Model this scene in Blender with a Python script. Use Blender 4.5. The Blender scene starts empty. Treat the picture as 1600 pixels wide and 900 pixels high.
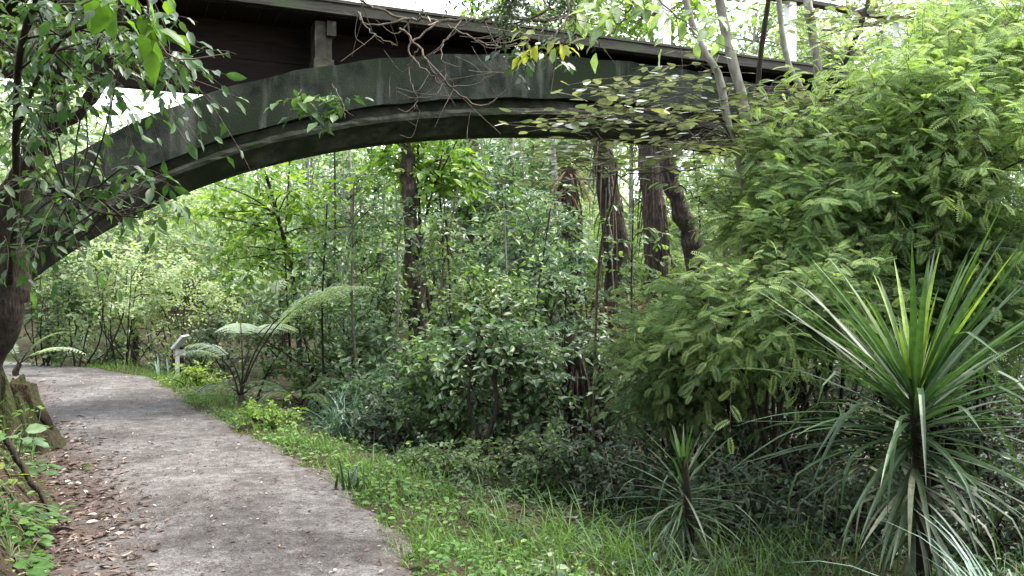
import bpy, math
import numpy as np

sc = bpy.context.scene
COL = sc.collection
R = math.radians

# ------------------------------------------------------------------ camera
cd = bpy.data.cameras.new("camera")
cam = bpy.data.objects.new("camera", cd)
COL.objects.link(cam)
cd.sensor_width = 36.0
cd.lens = 36.0 * 1331.0 / 1600.0
cd.clip_start = 0.05
cd.clip_end = 2000
EYE = 1.6
cam.location = (0, 0, EYE)
cam.rotation_euler = (R(90 - 0.43), 0, 0)
sc.camera = cam

# ------------------------------------------------------------------ light
SUN_EL, SUN_AZ = 62.0, 72.0          # azimuth measured from +Y towards +X
w = bpy.data.worlds.new("World")
sc.world = w
w.use_nodes = True
nt = w.node_tree
bg = nt.nodes["Background"]
sky = nt.nodes.new("ShaderNodeTexSky")
sky.sky_type = 'NISHITA'
sky.sun_disc = False
sky.sun_elevation = R(SUN_EL)
sky.sun_rotation = R(SUN_AZ)
sky.air_density = 1.0
sky.dust_density = 4.0
sky.ozone_density = 1.0
veil = nt.nodes.new("ShaderNodeMix")          # thin high cloud: the sky reads nearly white
veil.data_type = 'RGBA'
veil.inputs[0].default_value = 0.6
veil.inputs[7].default_value = (9.0, 9.4, 9.6, 1)
nt.links.new(sky.outputs[0], veil.inputs[6])
nt.links.new(veil.outputs[2], bg.inputs[0])
bg.inputs[1].default_value = 0.145
sl = bpy.data.lights.new("sun", 'SUN')
sl.energy = 2.1
sl.angle = R(18.0)
sl.color = (1.0, 0.95, 0.85)
so = bpy.data.objects.new("sun", sl)
COL.objects.link(so)
so.location = (0, 0, 40)
az, el = R(SUN_AZ), R(SUN_EL)
sd_ = np.array([math.sin(az) * math.cos(el), math.cos(az) * math.cos(el), math.sin(el)])
from mathutils import Vector
so.rotation_euler = Vector(sd_).to_track_quat('Z', 'Y').to_euler()
sc.view_settings.view_transform = 'Standard'
sc.view_settings.look = 'None'
sc.view_settings.gamma = 1.0
sc.view_settings.use_curve_mapping = False
sc.view_settings.exposure = 2.1
sc.cycles.max_bounces = 7
sc.cycles.diffuse_bounces = 4
sc.cycles.glossy_bounces = 2
sc.cycles.transmission_bounces = 5
sc.cycles.use_denoising = True
sc.cycles.sample_clamp_indirect = 8.0
sc.cycles.use_adaptive_sampling = True

# ------------------------------------------------------------------ helpers
RNG = np.random.default_rng(7)
F = 1331.0


def P(px, py, d):
    """point seen at photo pixel (px, py) at depth d"""
    return np.array([(px - 800.0) / F * d, d, EYE + (440.0 - py) / F * d])


def norm(a):
    return a / np.maximum(np.linalg.norm(a, axis=-1, keepdims=True), 1e-9)


def rdir(n, rng):
    return norm(rng.normal(size=(n, 3)))


def spline(pts, n):
    p = np.asarray(pts, float)
    if len(p) == 2:
        t = np.linspace(0, 1, n)[:, None]
        return p[0] * (1 - t) + p[1] * t
    q = np.vstack([2 * p[0] - p[1], p, 2 * p[-1] - p[-2]])
    out = []
    for u in np.linspace(0, len(p) - 1 - 1e-6, n):
        i = int(u); t = u - i
        a, b, c, d = q[i], q[i + 1], q[i + 2], q[i + 3]
        out.append(.5 * (2 * b + (c - a) * t + (2 * a - 5 * b + 4 * c - d) * t * t + (3 * b - a - 3 * c + d) * t ** 3))
    return np.array(out)


def tpl_leaf6():
    v = [(0, 0, 0), (.28, -.42, .05), (.68, -.36, .03), (1, 0, -.1), (.68, .36, .03), (.28, .42, .05)]
    return np.array(v, float), np.array([(0, 3, 2, 1), (0, 5, 4, 3)])


def tpl_leaf15(wave=0.03):
    us = [0, .18, .45, .75, 1.0]; ws = [.04, .36, .5, .33, .01]
    v, f = [], []
    for i, (u, wd) in enumerate(zip(us, ws)):
        dr = -.16 * u * u
        s = wave * (1 if i % 2 else -1)
        v += [(u, -wd, dr + .16 * wd + s), (u, 0, dr), (u, wd, dr + .16 * wd - s)]
    for i in range(4):
        a = i * 3
        f += [(a, a + 1, a + 4, a + 3), (a + 1, a + 2, a + 5, a + 4)]
    return np.array(v, float), np.array(f)


def tpl_heart():
    us = [0, .08, .35, .7, 1.0]; ws = [.18, .45, .5, .3, .01]
    v, f = [], []
    for i, (u, wd) in enumerate(zip(us, ws)):
        dr = -.22 * u * u
        v += [(u - (.12 if i == 0 else 0), -wd, dr + .1 * wd), (u, 0, dr), (u - (.12 if i == 0 else 0), wd, dr + .1 * wd)]
    for i in range(4):
        a = i * 3
        f += [(a, a + 1, a + 4, a + 3), (a + 1, a + 2, a + 5, a + 4)]
    return np.array(v, float), np.array(f)


def tpl_flat():
    us = [0, .12, .4, .75, 1.0]; ws = [.12, .4, .5, .32, .01]
    v, f = [], []
    for i, (u, wd) in enumerate(zip(us, ws)):
        dr = -.05 * u * u
        v += [(u, -wd, dr + .03 * wd), (u, 0, dr), (u, wd, dr + .03 * wd)]
    for i in range(4):
        a = i * 3
        f += [(a, a + 1, a + 4, a + 3), (a + 1, a + 2, a + 5, a + 4)]
    return np.array(v, float), np.array(f)


def tpl_pinnate(pairs=10, ll=.27, lw=.085):
    v, f = [], []
    for k in range(pairs):
        u = .1 + .86 * k / (pairs - 1)
        sc_ = math.sin(math.pi * (.16 + .72 * k / (pairs - 1))) ** .6
        for s in (-1, 1):
            L = ll * sc_; hz = -.28 * u * u
            n = len(v)
            dx, dy = .42, .9
            v += [(u, 0, hz), (u + dx * L * .5 - lw * .5, s * dy * L * .45, hz + .03), (u + dx * L, s * dy * L, hz - .03),
                  (u + dx * L * .5 + lw * .5, s * dy * L * .5, hz + .0)]
            f.append((n, n + 1, n + 2, n + 3) if s < 0 else (n, n + 3, n + 2, n + 1))
    n = len(v)
    v += [(0, -.008, 0), (.5, -.008, -.07), (1, 0, -.28), (.5, .008, -.07)]
    f.append((n, n + 3, n + 2, n + 1))
    return np.array(v, float), np.array(f)


TPL = {'l6': tpl_leaf6(), 'l15': tpl_leaf15(), 'heart': tpl_heart(), 'flat': tpl_flat(), 'pin': tpl_pinnate(),
       'pinlong': tpl_pinnate(13, .13, .045)}


class MB:
    """collects quads as numpy arrays, links them as one mesh object"""

    def __init__(s):
        s.v, s.f, s.t, s.m, s.n = [], [], [], [], 0

    def add(s, V, Fq, T, mi=0):
        V = np.asarray(V, float).reshape(-1, 3)
        Fq = np.asarray(Fq, int).reshape(-1, 4)
        s.v.append(V); s.f.append(Fq + s.n); s.n += len(V)
        s.t.append(np.broadcast_to(np.asarray(T, float), (len(Fq),)).copy())
        s.m.append(np.full(len(Fq), mi))

    def leaves(s, Ps, D, N, L, W, T, kind='l6', mi=0):
        tv, tf = TPL[kind]
        n = len(Ps)
        if n == 0:
            return
        D = norm(D)
        S = norm(np.cross(D, N)); N = np.cross(S, D)
        L = np.broadcast_to(L, (n,)); W = np.broadcast_to(W, (n,))
        V = (Ps[:, None] + D[:, None] * (tv[None, :, 0:1] * L[:, None, None])
             + S[:, None] * (tv[None, :, 1:2] * W[:, None, None])
             + N[:, None] * (tv[None, :, 2:3] * L[:, None, None]))
        k = len(tv)
        Fq = tf[None] + (np.arange(n) * k)[:, None, None]
        s.add(V, Fq, np.repeat(np.broadcast_to(T, (n,)), len(tf)), mi)

    def tubes(s, path, rad, sides=5, T=.5, mi=0):
        """path N,K,3  rad N,K"""
        path = np.asarray(path, float); rad = np.asarray(rad, float)
        if path.ndim == 2:
            path = path[None]; rad = rad[None]
        n, k, _ = path.shape
        tan = norm(np.gradient(path, axis=1))
        ref = np.where(np.abs(tan[..., 2:3]) > .9, np.array([1., 0, 0]), np.array([0, 0, 1.]))
        ref = np.broadcast_to(ref[:, k // 2:k // 2 + 1], tan.shape)
        a = norm(np.cross(tan, ref)); b = np.cross(tan, a)
        th = np.arange(sides) / sides * 2 * np.pi
        V = path[:, :, None] + rad[:, :, None, None] * (a[:, :, None] * np.cos(th)[None, None, :, None] + b[:, :, None] * np.sin(th)[None, None, :, None])
        i = np.arange(k - 1)[:, None] * sides; j = np.arange(sides)[None]; j2 = (j + 1) % sides
        q = np.stack([i + j, i + j2, i + sides + j2, i + sides + j], -1).reshape(-1, 4)
        Fq = q[None] + (np.arange(n) * k * sides)[:, None, None]
        s.add(V, Fq, np.repeat(np.broadcast_to(T, (n,)), len(q)), mi)

    def blades(s, P0, azim, elev, L, W, droop, T, seg=5, fold=0.0, mi=0, tipw=0.02, pw=1.3, kink=None):
        n = len(P0)
        t = np.linspace(0, 1, seg + 1)
        L = np.broadcast_to(L, (n,)); W = np.broadcast_to(W, (n,)); droop = np.broadcast_to(droop, (n,))
        e = elev[:, None] - droop[:, None] * t[None] ** pw
        if kink is not None:
            kt, ka = kink
            e = e - ka[:, None] * (1 / (1 + np.exp(-(t[None] - kt[:, None]) * 25)))
        e = np.maximum(e, -1.5)
        st = L[:, None] / seg
        h = np.cumsum(np.cos(e) * st, 1) - np.cos(e[:, :1]) * st
        z = np.cumsum(np.sin(e) * st, 1) - np.sin(e[:, :1]) * st
        C = np.stack([P0[:, None, 0] + h * np.sin(azim)[:, None], P0[:, None, 1] + h * np.cos(azim)[:, None], P0[:, None, 2] + z], -1)
        side = np.stack([np.cos(azim), -np.sin(azim), np.zeros(n)], -1)[:, None]
        wd = W[:, None, None] * .5 * (np.minimum(1, .45 + t / .3 * .55) * np.maximum(tipw, 1 - t ** 2.6))[None, :, None]
        up = np.stack([-np.sin(e) * np.sin(azim)[:, None], -np.sin(e) * np.cos(azim)[:, None], np.cos(e)], -1)
        if fold:
            V = np.stack([C - side * wd + up * wd * fold, C, C + side * wd + up * wd * fold], 2); m = 3
        else:
            V = np.stack([C - side * wd, C + side * wd], 2); m = 2
        q = []
        for i in range(seg):
            for j in range(m - 1):
                a = i * m + j
                q.append((a, a + 1, a + m + 1, a + m))
        q = np.array(q)
        Fq = q[None] + (np.arange(n) * (seg + 1) * m)[:, None, None]
        s.add(V, Fq, np.repeat(np.broadcast_to(T, (n,)), len(q)), mi)

    def box(s, c0, ux, uy, uz, T=.5, mi=0):
        """corner c0 and three edge vectors"""
        c0, ux, uy, uz = map(lambda q: np.asarray(q, float), (c0, ux, uy, uz))
        V = [c0, c0 + ux, c0 + ux + uy, c0 + uy]
        V += [p + uz for p in V]
        s.add(V, [(0, 3, 2, 1), (4, 5, 6, 7), (0, 1, 5, 4), (1, 2, 6, 5), (2, 3, 7, 6), (3, 0, 4, 7)], T, mi)

    def loft(s, sections, T=.5, mi=0, cap=True):
        """sections: list of closed loops of the same size"""
        A = np.asarray(sections, float)
        n, k, _ = A.shape
        i = np.arange(n - 1)[:, None] * k; j = np.arange(k)[None]; j2 = (j + 1) % k
        q = np.stack([i + j, i + j2, i + k + j2, i + k + j], -1).reshape(-1, 4)
        s.add(A, q, T, mi)
        if cap:
            for ring in (A[0], A[-1]):
                c = ring.mean(0)
                V = np.vstack([ring, c[None]])
                fq = [(a, (a + 1) % k, k, k) for a in range(k)]
                V2 = []; f2 = []
                for a in range(0, k - 1, 2):
                    n0 = len(V2)
                    V2 += [ring[a], ring[(a + 1) % k], ring[(a + 2) % k], c]
                    f2.append((n0, n0 + 1, n0 + 2, n0 + 3))
                s.add(V2, f2, T, mi)

    def build(s, name, mats, parent=None, smooth=False):
        V = np.vstack(s.v); Fq = np.vstack(s.f); T = np.concatenate(s.t); M = np.concatenate(s.m)
        if parent is not None:
            off = np.zeros(3); p = parent
            while p is not None:
                off += np.array(p.location); p = p.parent
            V = V - off
        me = bpy.data.meshes.new(name)
        me.vertices.add(len(V)); me.vertices.foreach_set('co', V.astype(np.float32).ravel())
        me.loops.add(len(Fq) * 4); me.loops.foreach_set('vertex_index', Fq.astype(np.int32).ravel())
        me.polygons.add(len(Fq))
        me.polygons.foreach_set('loop_start', (np.arange(len(Fq)) * 4).astype(np.int32))
        me.polygons.foreach_set('loop_total', np.full(len(Fq), 4, np.int32))
        if not isinstance(mats, (list, tuple)):
            mats = [mats]
        for m in mats:
            me.materials.append(m)
        me.polygons.foreach_set('material_index', M.astype(np.int32))
        me.polygons.foreach_set('use_smooth', np.full(len(Fq), bool(smooth)))
        a = me.attributes.new('tint', 'FLOAT', 'FACE')
        a.data.foreach_set('value', np.clip(T, 0, 1).astype(np.float32))
        me.update(calc_edges=True)
        o = bpy.data.objects.new(name, me)
        COL.objects.link(o)
        if parent is not None:
            o.parent = parent
        return o


def tag(o, label=None, cat=None, group=None, kind=None):
    for k, v in (('label', label), ('category', cat), ('group', group), ('kind', kind)):
        if v:
            o[k] = v
    return o


def thing(name, label, cat, loc, group=None):
    o = bpy.data.objects.new(name, None)
    o.empty_display_size = .2
    COL.objects.link(o)
    o.location = tuple(float(q) for q in loc)
    return tag(o, label, cat, group)


# ------------------------------------------------------------------ materials
def newmat(name):
    m = bpy.data.materials.new(name)
    m.use_nodes = True
    t = m.node_tree
    t.nodes.clear()
    return m, t, t.nodes, t.links


def ramp(N, stops):
    r = N.new('ShaderNodeValToRGB')
    e = r.color_ramp.elements
    while len(e) < len(stops):
        e.new(.5)
    for i, (p, c) in enumerate(stops):
        e[i].position = p
        e[i].color = (*c, 1)
    return r


def leafmat(name, stops, rough=.42, trans=.35, spec=.5, tgain=(1.5, 1.6, .7)):
    m, t, N, L = newmat(name)
    at = N.new('ShaderNodeAttribute'); at.attribute_name = 'tint'
    r = ramp(N, stops)
    L.new(at.outputs['Fac'], r.inputs[0])
    tc = N.new('ShaderNodeTexCoord')
    nz = N.new('ShaderNodeTexNoise'); nz.inputs['Scale'].default_value = 26
    L.new(tc.outputs['Object'], nz.inputs['Vector'])
    hs = N.new('ShaderNodeHueSaturation')
    mr = N.new('ShaderNodeMapRange'); mr.inputs[1].default_value = .3; mr.inputs[2].default_value = .7
    mr.inputs[3].default_value = .72; mr.inputs[4].default_value = 1.25
    L.new(nz.outputs[0], mr.inputs[0]); L.new(mr.outputs[0], hs.inputs['Value'])
    L.new(r.outputs[0], hs.inputs['Color'])
    p = N.new('ShaderNodeBsdfPrincipled')
    p.inputs['Roughness'].default_value = rough
    p.inputs['Specular IOR Level'].default_value = spec
    L.new(hs.outputs[0], p.inputs['Base Color'])
    mu = N.new('ShaderNodeMix'); mu.data_type = 'RGBA'; mu.blend_type = 'MULTIPLY'
    mu.inputs[0].default_value = 1; mu.inputs[7].default_value = (*tgain, 1); mu.clamp_result = False
    L.new(hs.outputs[0], mu.inputs[6])
    tr = N.new('ShaderNodeBsdfTranslucent'); L.new(mu.outputs[2], tr.inputs[0])
    mx = N.new('ShaderNodeMixShader'); mx.inputs[0].default_value = trans
    L.new(p.outputs[0], mx.inputs[1]); L.new(tr.outputs[0], mx.inputs[2])
    o = N.new('ShaderNodeOutputMaterial'); L.new(mx.outputs[0], o.inputs[0])
    return m


def solid(name, stops, scale=(6, 6, 6), detail=6, rough=.85, bump=.4, bscale=30, bdist=.02, spec=.3, second=None, tint=0.0, streak=None):
    """noise-coloured surface; second = (colour, scale, low, high) a patchy overlay such as moss"""
    m, t, N, L = newmat(name)
    tc = N.new('ShaderNodeTexCoord')
    mp = N.new('ShaderNodeMapping'); mp.inputs['Scale'].default_value = scale
    L.new(tc.outputs['Object'], mp.inputs[0])
    nz = N.new('ShaderNodeTexNoise'); nz.inputs['Scale'].default_value = 1; nz.inputs['Detail'].default_value = detail
    nz.inputs['Roughness'].default_value = .62
    L.new(mp.outputs[0], nz.inputs['Vector'])
    r = ramp(N, stops)
    L.new(nz.outputs[0], r.inputs[0])
    col = r.outputs[0]
    if second:
        c2, s2, lo, hi = second
        n2 = N.new('ShaderNodeTexNoise'); n2.inputs['Scale'].default_value = s2; n2.inputs['Detail'].default_value = 5
        L.new(tc.outputs['Object'], n2.inputs['Vector'])
        mr = N.new('ShaderNodeMapRange'); mr.inputs[1].default_value = lo; mr.inputs[2].default_value = hi
        L.new(n2.outputs[0], mr.inputs[0])
        mx = N.new('ShaderNodeMix'); mx.data_type = 'RGBA'; mx.inputs[7].default_value = (*c2, 1)
        L.new(mr.outputs[0], mx.inputs[0]); L.new(col, mx.inputs[6])
        col = mx.outputs[2]
    if streak:
        c3, s3, lo, hi = streak
        m3 = N.new('ShaderNodeMapping'); m3.inputs['Scale'].default_value = s3
        L.new(tc.outputs['Object'], m3.inputs[0])
        n3 = N.new('ShaderNodeTexNoise'); n3.inputs['Scale'].default_value = 1; n3.inputs['Detail'].default_value = 7
        L.new(m3.outputs[0], n3.inputs['Vector'])
        r3 = N.new('ShaderNodeMapRange'); r3.inputs[1].default_value = lo; r3.inputs[2].default_value = hi; r3.inputs[4].default_value = .85
        L.new(n3.outputs[0], r3.inputs[0])
        x3 = N.new('ShaderNodeMix'); x3.data_type = 'RGBA'; x3.inputs[7].default_value = (*c3, 1)
        L.new(r3.outputs[0], x3.inputs[0]); L.new(col, x3.inputs[6])
        col = x3.outputs[2]
    if tint:
        at = N.new('ShaderNodeAttribute'); at.attribute_name = 'tint'
        m2 = N.new('ShaderNodeMapRange'); m2.inputs[3].default_value = 1 - tint; m2.inputs[4].default_value = 1 + tint
        L.new(at.outputs['Fac'], m2.inputs[0])
        hs = N.new('ShaderNodeHueSaturation'); L.new(m2.outputs[0], hs.inputs['Value']); L.new(col, hs.inputs['Color'])
        col = hs.outputs[0]
    p = N.new('ShaderNodeBsdfPrincipled')
    p.inputs['Roughness'].default_value = rough
    p.inputs['Specular IOR Level'].default_value = spec
    L.new(col, p.inputs['Base Color'])
    nb = N.new('ShaderNodeTexNoise'); nb.inputs['Scale'].default_value = bscale; nb.inputs['Detail'].default_value = 5
    if scale[0] != scale[2]:
        mb_ = N.new('ShaderNodeMapping'); mb_.inputs['Scale'].default_value = tuple(q / max(scale) for q in scale)
        L.new(tc.outputs['Object'], mb_.inputs[0]); L.new(mb_.outputs[0], nb.inputs['Vector'])
    else:
        L.new(tc.outputs['Object'], nb.inputs['Vector'])
    bp = N.new('ShaderNodeBump'); bp.inputs['Strength'].default_value = bump; bp.inputs['Distance'].default_value = bdist
    L.new(nb.outputs[0], bp.inputs['Height']); L.new(bp.outputs[0], p.inputs['Normal'])
    o = N.new('ShaderNodeOutputMaterial'); L.new(p.outputs[0], o.inputs[0])
    return m


G = lambda *a: a
M = {}
# leaf greens: (dark .. light)
M['glossy'] = leafmat('glossy_leaf', [(0, (.024, .062, .02)), (.5, (.06, .125, .036)), (1, (.15, .235, .06))], .44, .34, .5)
M['grey_leaf'] = leafmat('grey_green_leaf', [(0, (.03, .075, .036)), (.55, (.08, .15, .07)), (1, (.19, .28, .14))], .44, .34, .5)
M['bright'] = leafmat('bright_leaf', [(0, (.05, .11, .018)), (.6, (.10, .2, .025)), (1, (.2, .29, .03))], .42, .45, .45)
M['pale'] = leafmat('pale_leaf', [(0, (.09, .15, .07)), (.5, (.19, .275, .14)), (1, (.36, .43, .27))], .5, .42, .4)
M['feather'] = leafmat('feathery_leaf', [(0, (.045, .09, .035)), (.5, (.135, .22, .08)), (1, (.33, .43, .18))], .55, .42, .35)
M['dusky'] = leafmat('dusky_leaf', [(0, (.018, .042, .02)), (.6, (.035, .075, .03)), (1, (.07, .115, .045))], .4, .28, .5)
M['layered'] = leafmat('layered_leaf', [(0, (.09, .115, .08)), (.6, (.18, .205, .155)), (.93, (.28, .29, .2)), (1, (.3, .29, .09))], .34, .2, .65)
M['yellow'] = leafmat('yellow_leaf', [(0, (.13, .17, .03)), (1, (.28, .3, .05))], .45, .45, .4)
M['cabbage'] = leafmat('cabbage_blade', [(0, (.018, .042, .02)), (.5, (.038, .082, .028)), (.8, (.085, .15, .03)), (1, (.21, .31, .05))], .42, .28, .38)
M['cabbage_old'] = leafmat('cabbage_old_blade', [(0, (.035, .06, .03)), (.5, (.07, .10, .055)), (.8, (.16, .185, .12)), (1, (.38, .38, .28))], .42, .2, .5)
M['blue_blade'] = leafmat('blue_green_blade', [(0, (.06, .13, .09)), (1, (.22, .34, .27))], .32, .25, .6)
M['fern_top'] = leafmat('fern_frond', [(0, (.06, .11, .06)), (.5, (.15, .22, .14)), (1, (.42, .5, .40))], .5, .38, .45)
M['fern_green'] = leafmat('green_fern_frond', [(0, (.04, .085, .025)), (1, (.11, .17, .05))], .5, .4, .4)
M['dead_frond'] = leafmat('dead_frond', [(0, (.07, .04, .022)), (1, (.2, .13, .07))], .8, .15, .2, (1.2, 1, .7))
M['grass'] = leafmat('grass_blade', [(0, (.045, .10, .02)), (.6, (.09, .18, .03)), (1, (.17, .27, .05))], .5, .4, .35)
M['herb'] = leafmat('herb_leaf', [(0, (.04, .10, .025)), (.6, (.09, .19, .04)), (1, (.17, .28, .06))], .48, .4, .35)
M['litter'] = leafmat('litter_leaf', [(0, (.05, .03, .024)), (.5, (.125, .085, .07)), (.85, (.25, .2, .17)), (1, (.42, .38, .34))], .75, .08, .25, (1, .9, .7))
# bark, stone and timber
M['dark_bark'] = solid('dark_bark', [(.3, (.010, .008, .006)), (.7, (.045, .034, .026))], (22, 22, 5), 6, .9, .9, 40, .03, .2, ((.06, .075, .03), 2.5, .55, .75))
M['flaky_bark'] = solid('flaky_bark', [(.34, (.008, .006, .005)), (.54, (.04, .03, .024)), (.66, (.10, .08, .065)), (.8, (.26, .24, .2))], (16, 16, 4), 9, .9, 1, 30, .04, .2, ((.05, .06, .025), 2.5, .58, .75))
M['fern_bark'] = solid('fern_trunk_bark', [(.3, (.016, .012, .01)), (.55, (.066, .05, .041)), (.8, (.21, .175, .15))], (40, 40, 5), 6, .9, 1, 50, .04, .2)
M['grey_bark'] = solid('grey_bark', [(.3, (.11, .10, .085)), (.7, (.30, .28, .24))], (18, 18, 7), 6, .85, .5, 40, .015, .2, ((.33, .34, .29), 7, .58, .7))
M['twig'] = solid('twig_bark', [(.3, (.06, .048, .036)), (.7, (.17, .14, .11))], (30, 30, 30), 4, .85, .2, 60, .005, .2)
M['green_stem'] = solid('green_stem', [(.3, (.05, .07, .03)), (.7, (.10, .12, .05))], (20, 20, 20), 4, .7, .2, 60, .005, .3)
M['dark_stem'] = solid('dark_stem', [(.3, (.012, .01, .008)), (.7, (.04, .032, .025))], (25, 25, 25), 4, .85, .3, 60, .005, .2)
M['concrete'] = solid('mossy_concrete', [(.36, (.012, .014, .011)), (.5, (.03, .035, .028)), (.6, (.05, .056, .045)), (.76, (.10, .105, .088))], (3.2, 3.2, 3.2), 14, .97, .8, 55, .012, .05, ((.02, .027, .016), .8, .45, .6), streak=((.105, .11, .095), (5, 5, .7), .56, .74))
M['rib'] = solid('worn_concrete', [(.35, (.015, .016, .012)), (.7, (.085, .085, .068))], (4, 4, 4), 12, .97, .8, 50, .012, .05, ((.025, .033, .018), 1.6, .45, .7))
M['post_concrete'] = solid('bare_concrete', [(.3, (.016, .015, .011)), (.6, (.055, .05, .038)), (.8, (.11, .10, .078))], (6, 6, 6), 8, .9, .5, 40, .01, .2, ((.12, .13, .08), 5, .5, .75))
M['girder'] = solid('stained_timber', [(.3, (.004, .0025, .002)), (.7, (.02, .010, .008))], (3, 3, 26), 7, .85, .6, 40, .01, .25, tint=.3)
M['fascia'] = solid('weathered_timber', [(.3, (.03, .026, .022)), (.7, (.085, .078, .066))], (4, 4, 40), 7, .85, .5, 50, .008, .25, ((.06, .075, .04), 2, .52, .72))
M['white'] = solid('white_paint', [(.3, (.66, .67, .66)), (.7, (.8, .8, .79))], (5, 5, 5), 5, .6, .15, 50, .004, .4, ((.45, .48, .42), 6, .6, .75))
M['notice'] = solid('notice_board', [(.3, (.6, .62, .58)), (.7, (.75, .77, .72))], (9, 9, 9), 5, .5, .1, 50, .002, .4)
M['stump'] = solid('mossy_wood', [(.3, (.012, .009, .006)), (.7, (.055, .042, .026))], (16, 16, 7), 7, .92, 1, 30, .04, .15, ((.032, .037, .013), 6, .40, .58))
M['hollow'] = solid('hollow_shade_wood', [(.3, (.006, .005, .004)), (.7, (.02, .015, .01))], (16, 16, 6), 5, .95, .6, 30, .02, .1)  # near-black wood: the shade inside the stump opening put into the colour
M['moss'] = solid('moss', [(.3, (.035, .05, .018)), (.7, (.09, .105, .04))], (30, 30, 30), 6, .95, 1, 70, .03, .1, ((.1, .085, .06), 12, .5, .62))

# ------------------------------------------------------------------ terrain and path
PC = np.array([(-.6, -4), (-.75, 0), (-1.05, 2.6), (-1.55, 4.6), (-2.15, 6.1), (-2.95, 7.4), (-3.98, 8.9), (-5.3, 11.0), (-6.45, 13.0),
               (-7.9, 14.5), (-10.0, 15.8), (-13, 16.8), (-20, 18)], float)
PCS = spline(PC, 160)
HW = 1.0


def path_sd(x, y):
    """signed distance to the path's centre line, positive on its right"""
    x = np.asarray(x, float); y = np.asarray(y, float)
    p = np.stack([x.ravel(), y.ravel()], -1)
    a = PCS[:-1]; b = PCS[1:]; ab = b - a
    best = np.full(len(p), 1e9); sg = np.zeros(len(p))
    for i in range(len(a)):
        ap = p - a[i]
        t = np.clip((ap @ ab[i]) / (ab[i] @ ab[i]), 0, 1)
        dv = ap - t[:, None] * ab[i]
        d = np.hypot(dv[:, 0], dv[:, 1])
        c = ab[i, 0] * ap[:, 1] - ab[i, 1] * ap[:, 0]
        u = d < best
        best[u] = d[u]; sg[u] = np.where(c[u] > 0, -1, 1)
    return (best * sg).reshape(x.shape)


def sst(v):
    v = np.clip(v, 0, 1)
    return v * v * (3 - 2 * v)


def nz2(x, y):
    return (np.sin(x * 1.3 + y * .7) + np.sin(x * .6 - y * 1.7 + 1.3) + .6 * np.sin(x * 3.1 + 2 * np.sin(y * 2.3)) + .5 * np.sin(y * 4.3 - x * 2.1)) / 3.1


def gz(x, y):
    x = np.asarray(x, float); y = np.asarray(y, float)
    sd = path_sd(x, y)
    fade = 1 - .72 * sst((y - 9.0) / 3.5)
    z = np.where(sd < -HW + .1, .78 * sst((-sd - HW + .1) / .85) * fade + .16 * np.maximum(0, -sd - 1.9), 0)
    z = z + np.where(sd > HW, -.28 * sst((sd - HW) / 2.2), 0)
    z = z + .06 * np.maximum(0, np.hypot(x, y) - 17) * np.clip((np.abs(sd) - 1) / 3, 0, 1)
    z = z + .07 * nz2(x, y) * sst((np.abs(sd) - HW) / .5)
    z = z - .02 * (np.abs(sd) < HW + .05)
    return z


def gzp(x, y):
    return float(gz(np.array([x]), np.array([y]))[0])


def grid_sheet(name, xs, ys, mat):
    X, Y = np.meshgrid(xs, ys)
    Z = gz(X, Y)
    nx = len(xs)
    i = np.arange(len(ys) - 1)[:, None] * nx; j = np.arange(nx - 1)[None]
    q = np.stack([i + j, i + j + 1, i + nx + j + 1, i + nx + j], -1).reshape(-1, 4)
    mb = MB(); mb.add(np.stack([X, Y, Z], -1), q, .5)
    return mb.build(name, mat, None, True)


M['soil'] = solid('forest_soil', [(.3, (.02, .016, .011)), (.6, (.06, .046, .03)), (.8, (.10, .08, .055))], (4, 4, 4), 9, .95, .9, 35, .04, .1, ((.03, .05, .015), 1.3, .48, .66))
xs = np.concatenate([np.linspace(-400, -30, 14), np.linspace(-26, -9, 40), np.linspace(-8.8, 8, 170), np.linspace(9, 26, 36), np.linspace(30, 400, 14)])
ys = np.concatenate([np.linspace(-300, -12, 10), np.linspace(-10, 2, 30), np.linspace(2.1, 17, 150), np.linspace(17.5, 45, 56), np.linspace(50, 500, 16)])
tag(grid_sheet('ground', xs, ys, M['soil']), kind='structure')


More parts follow.
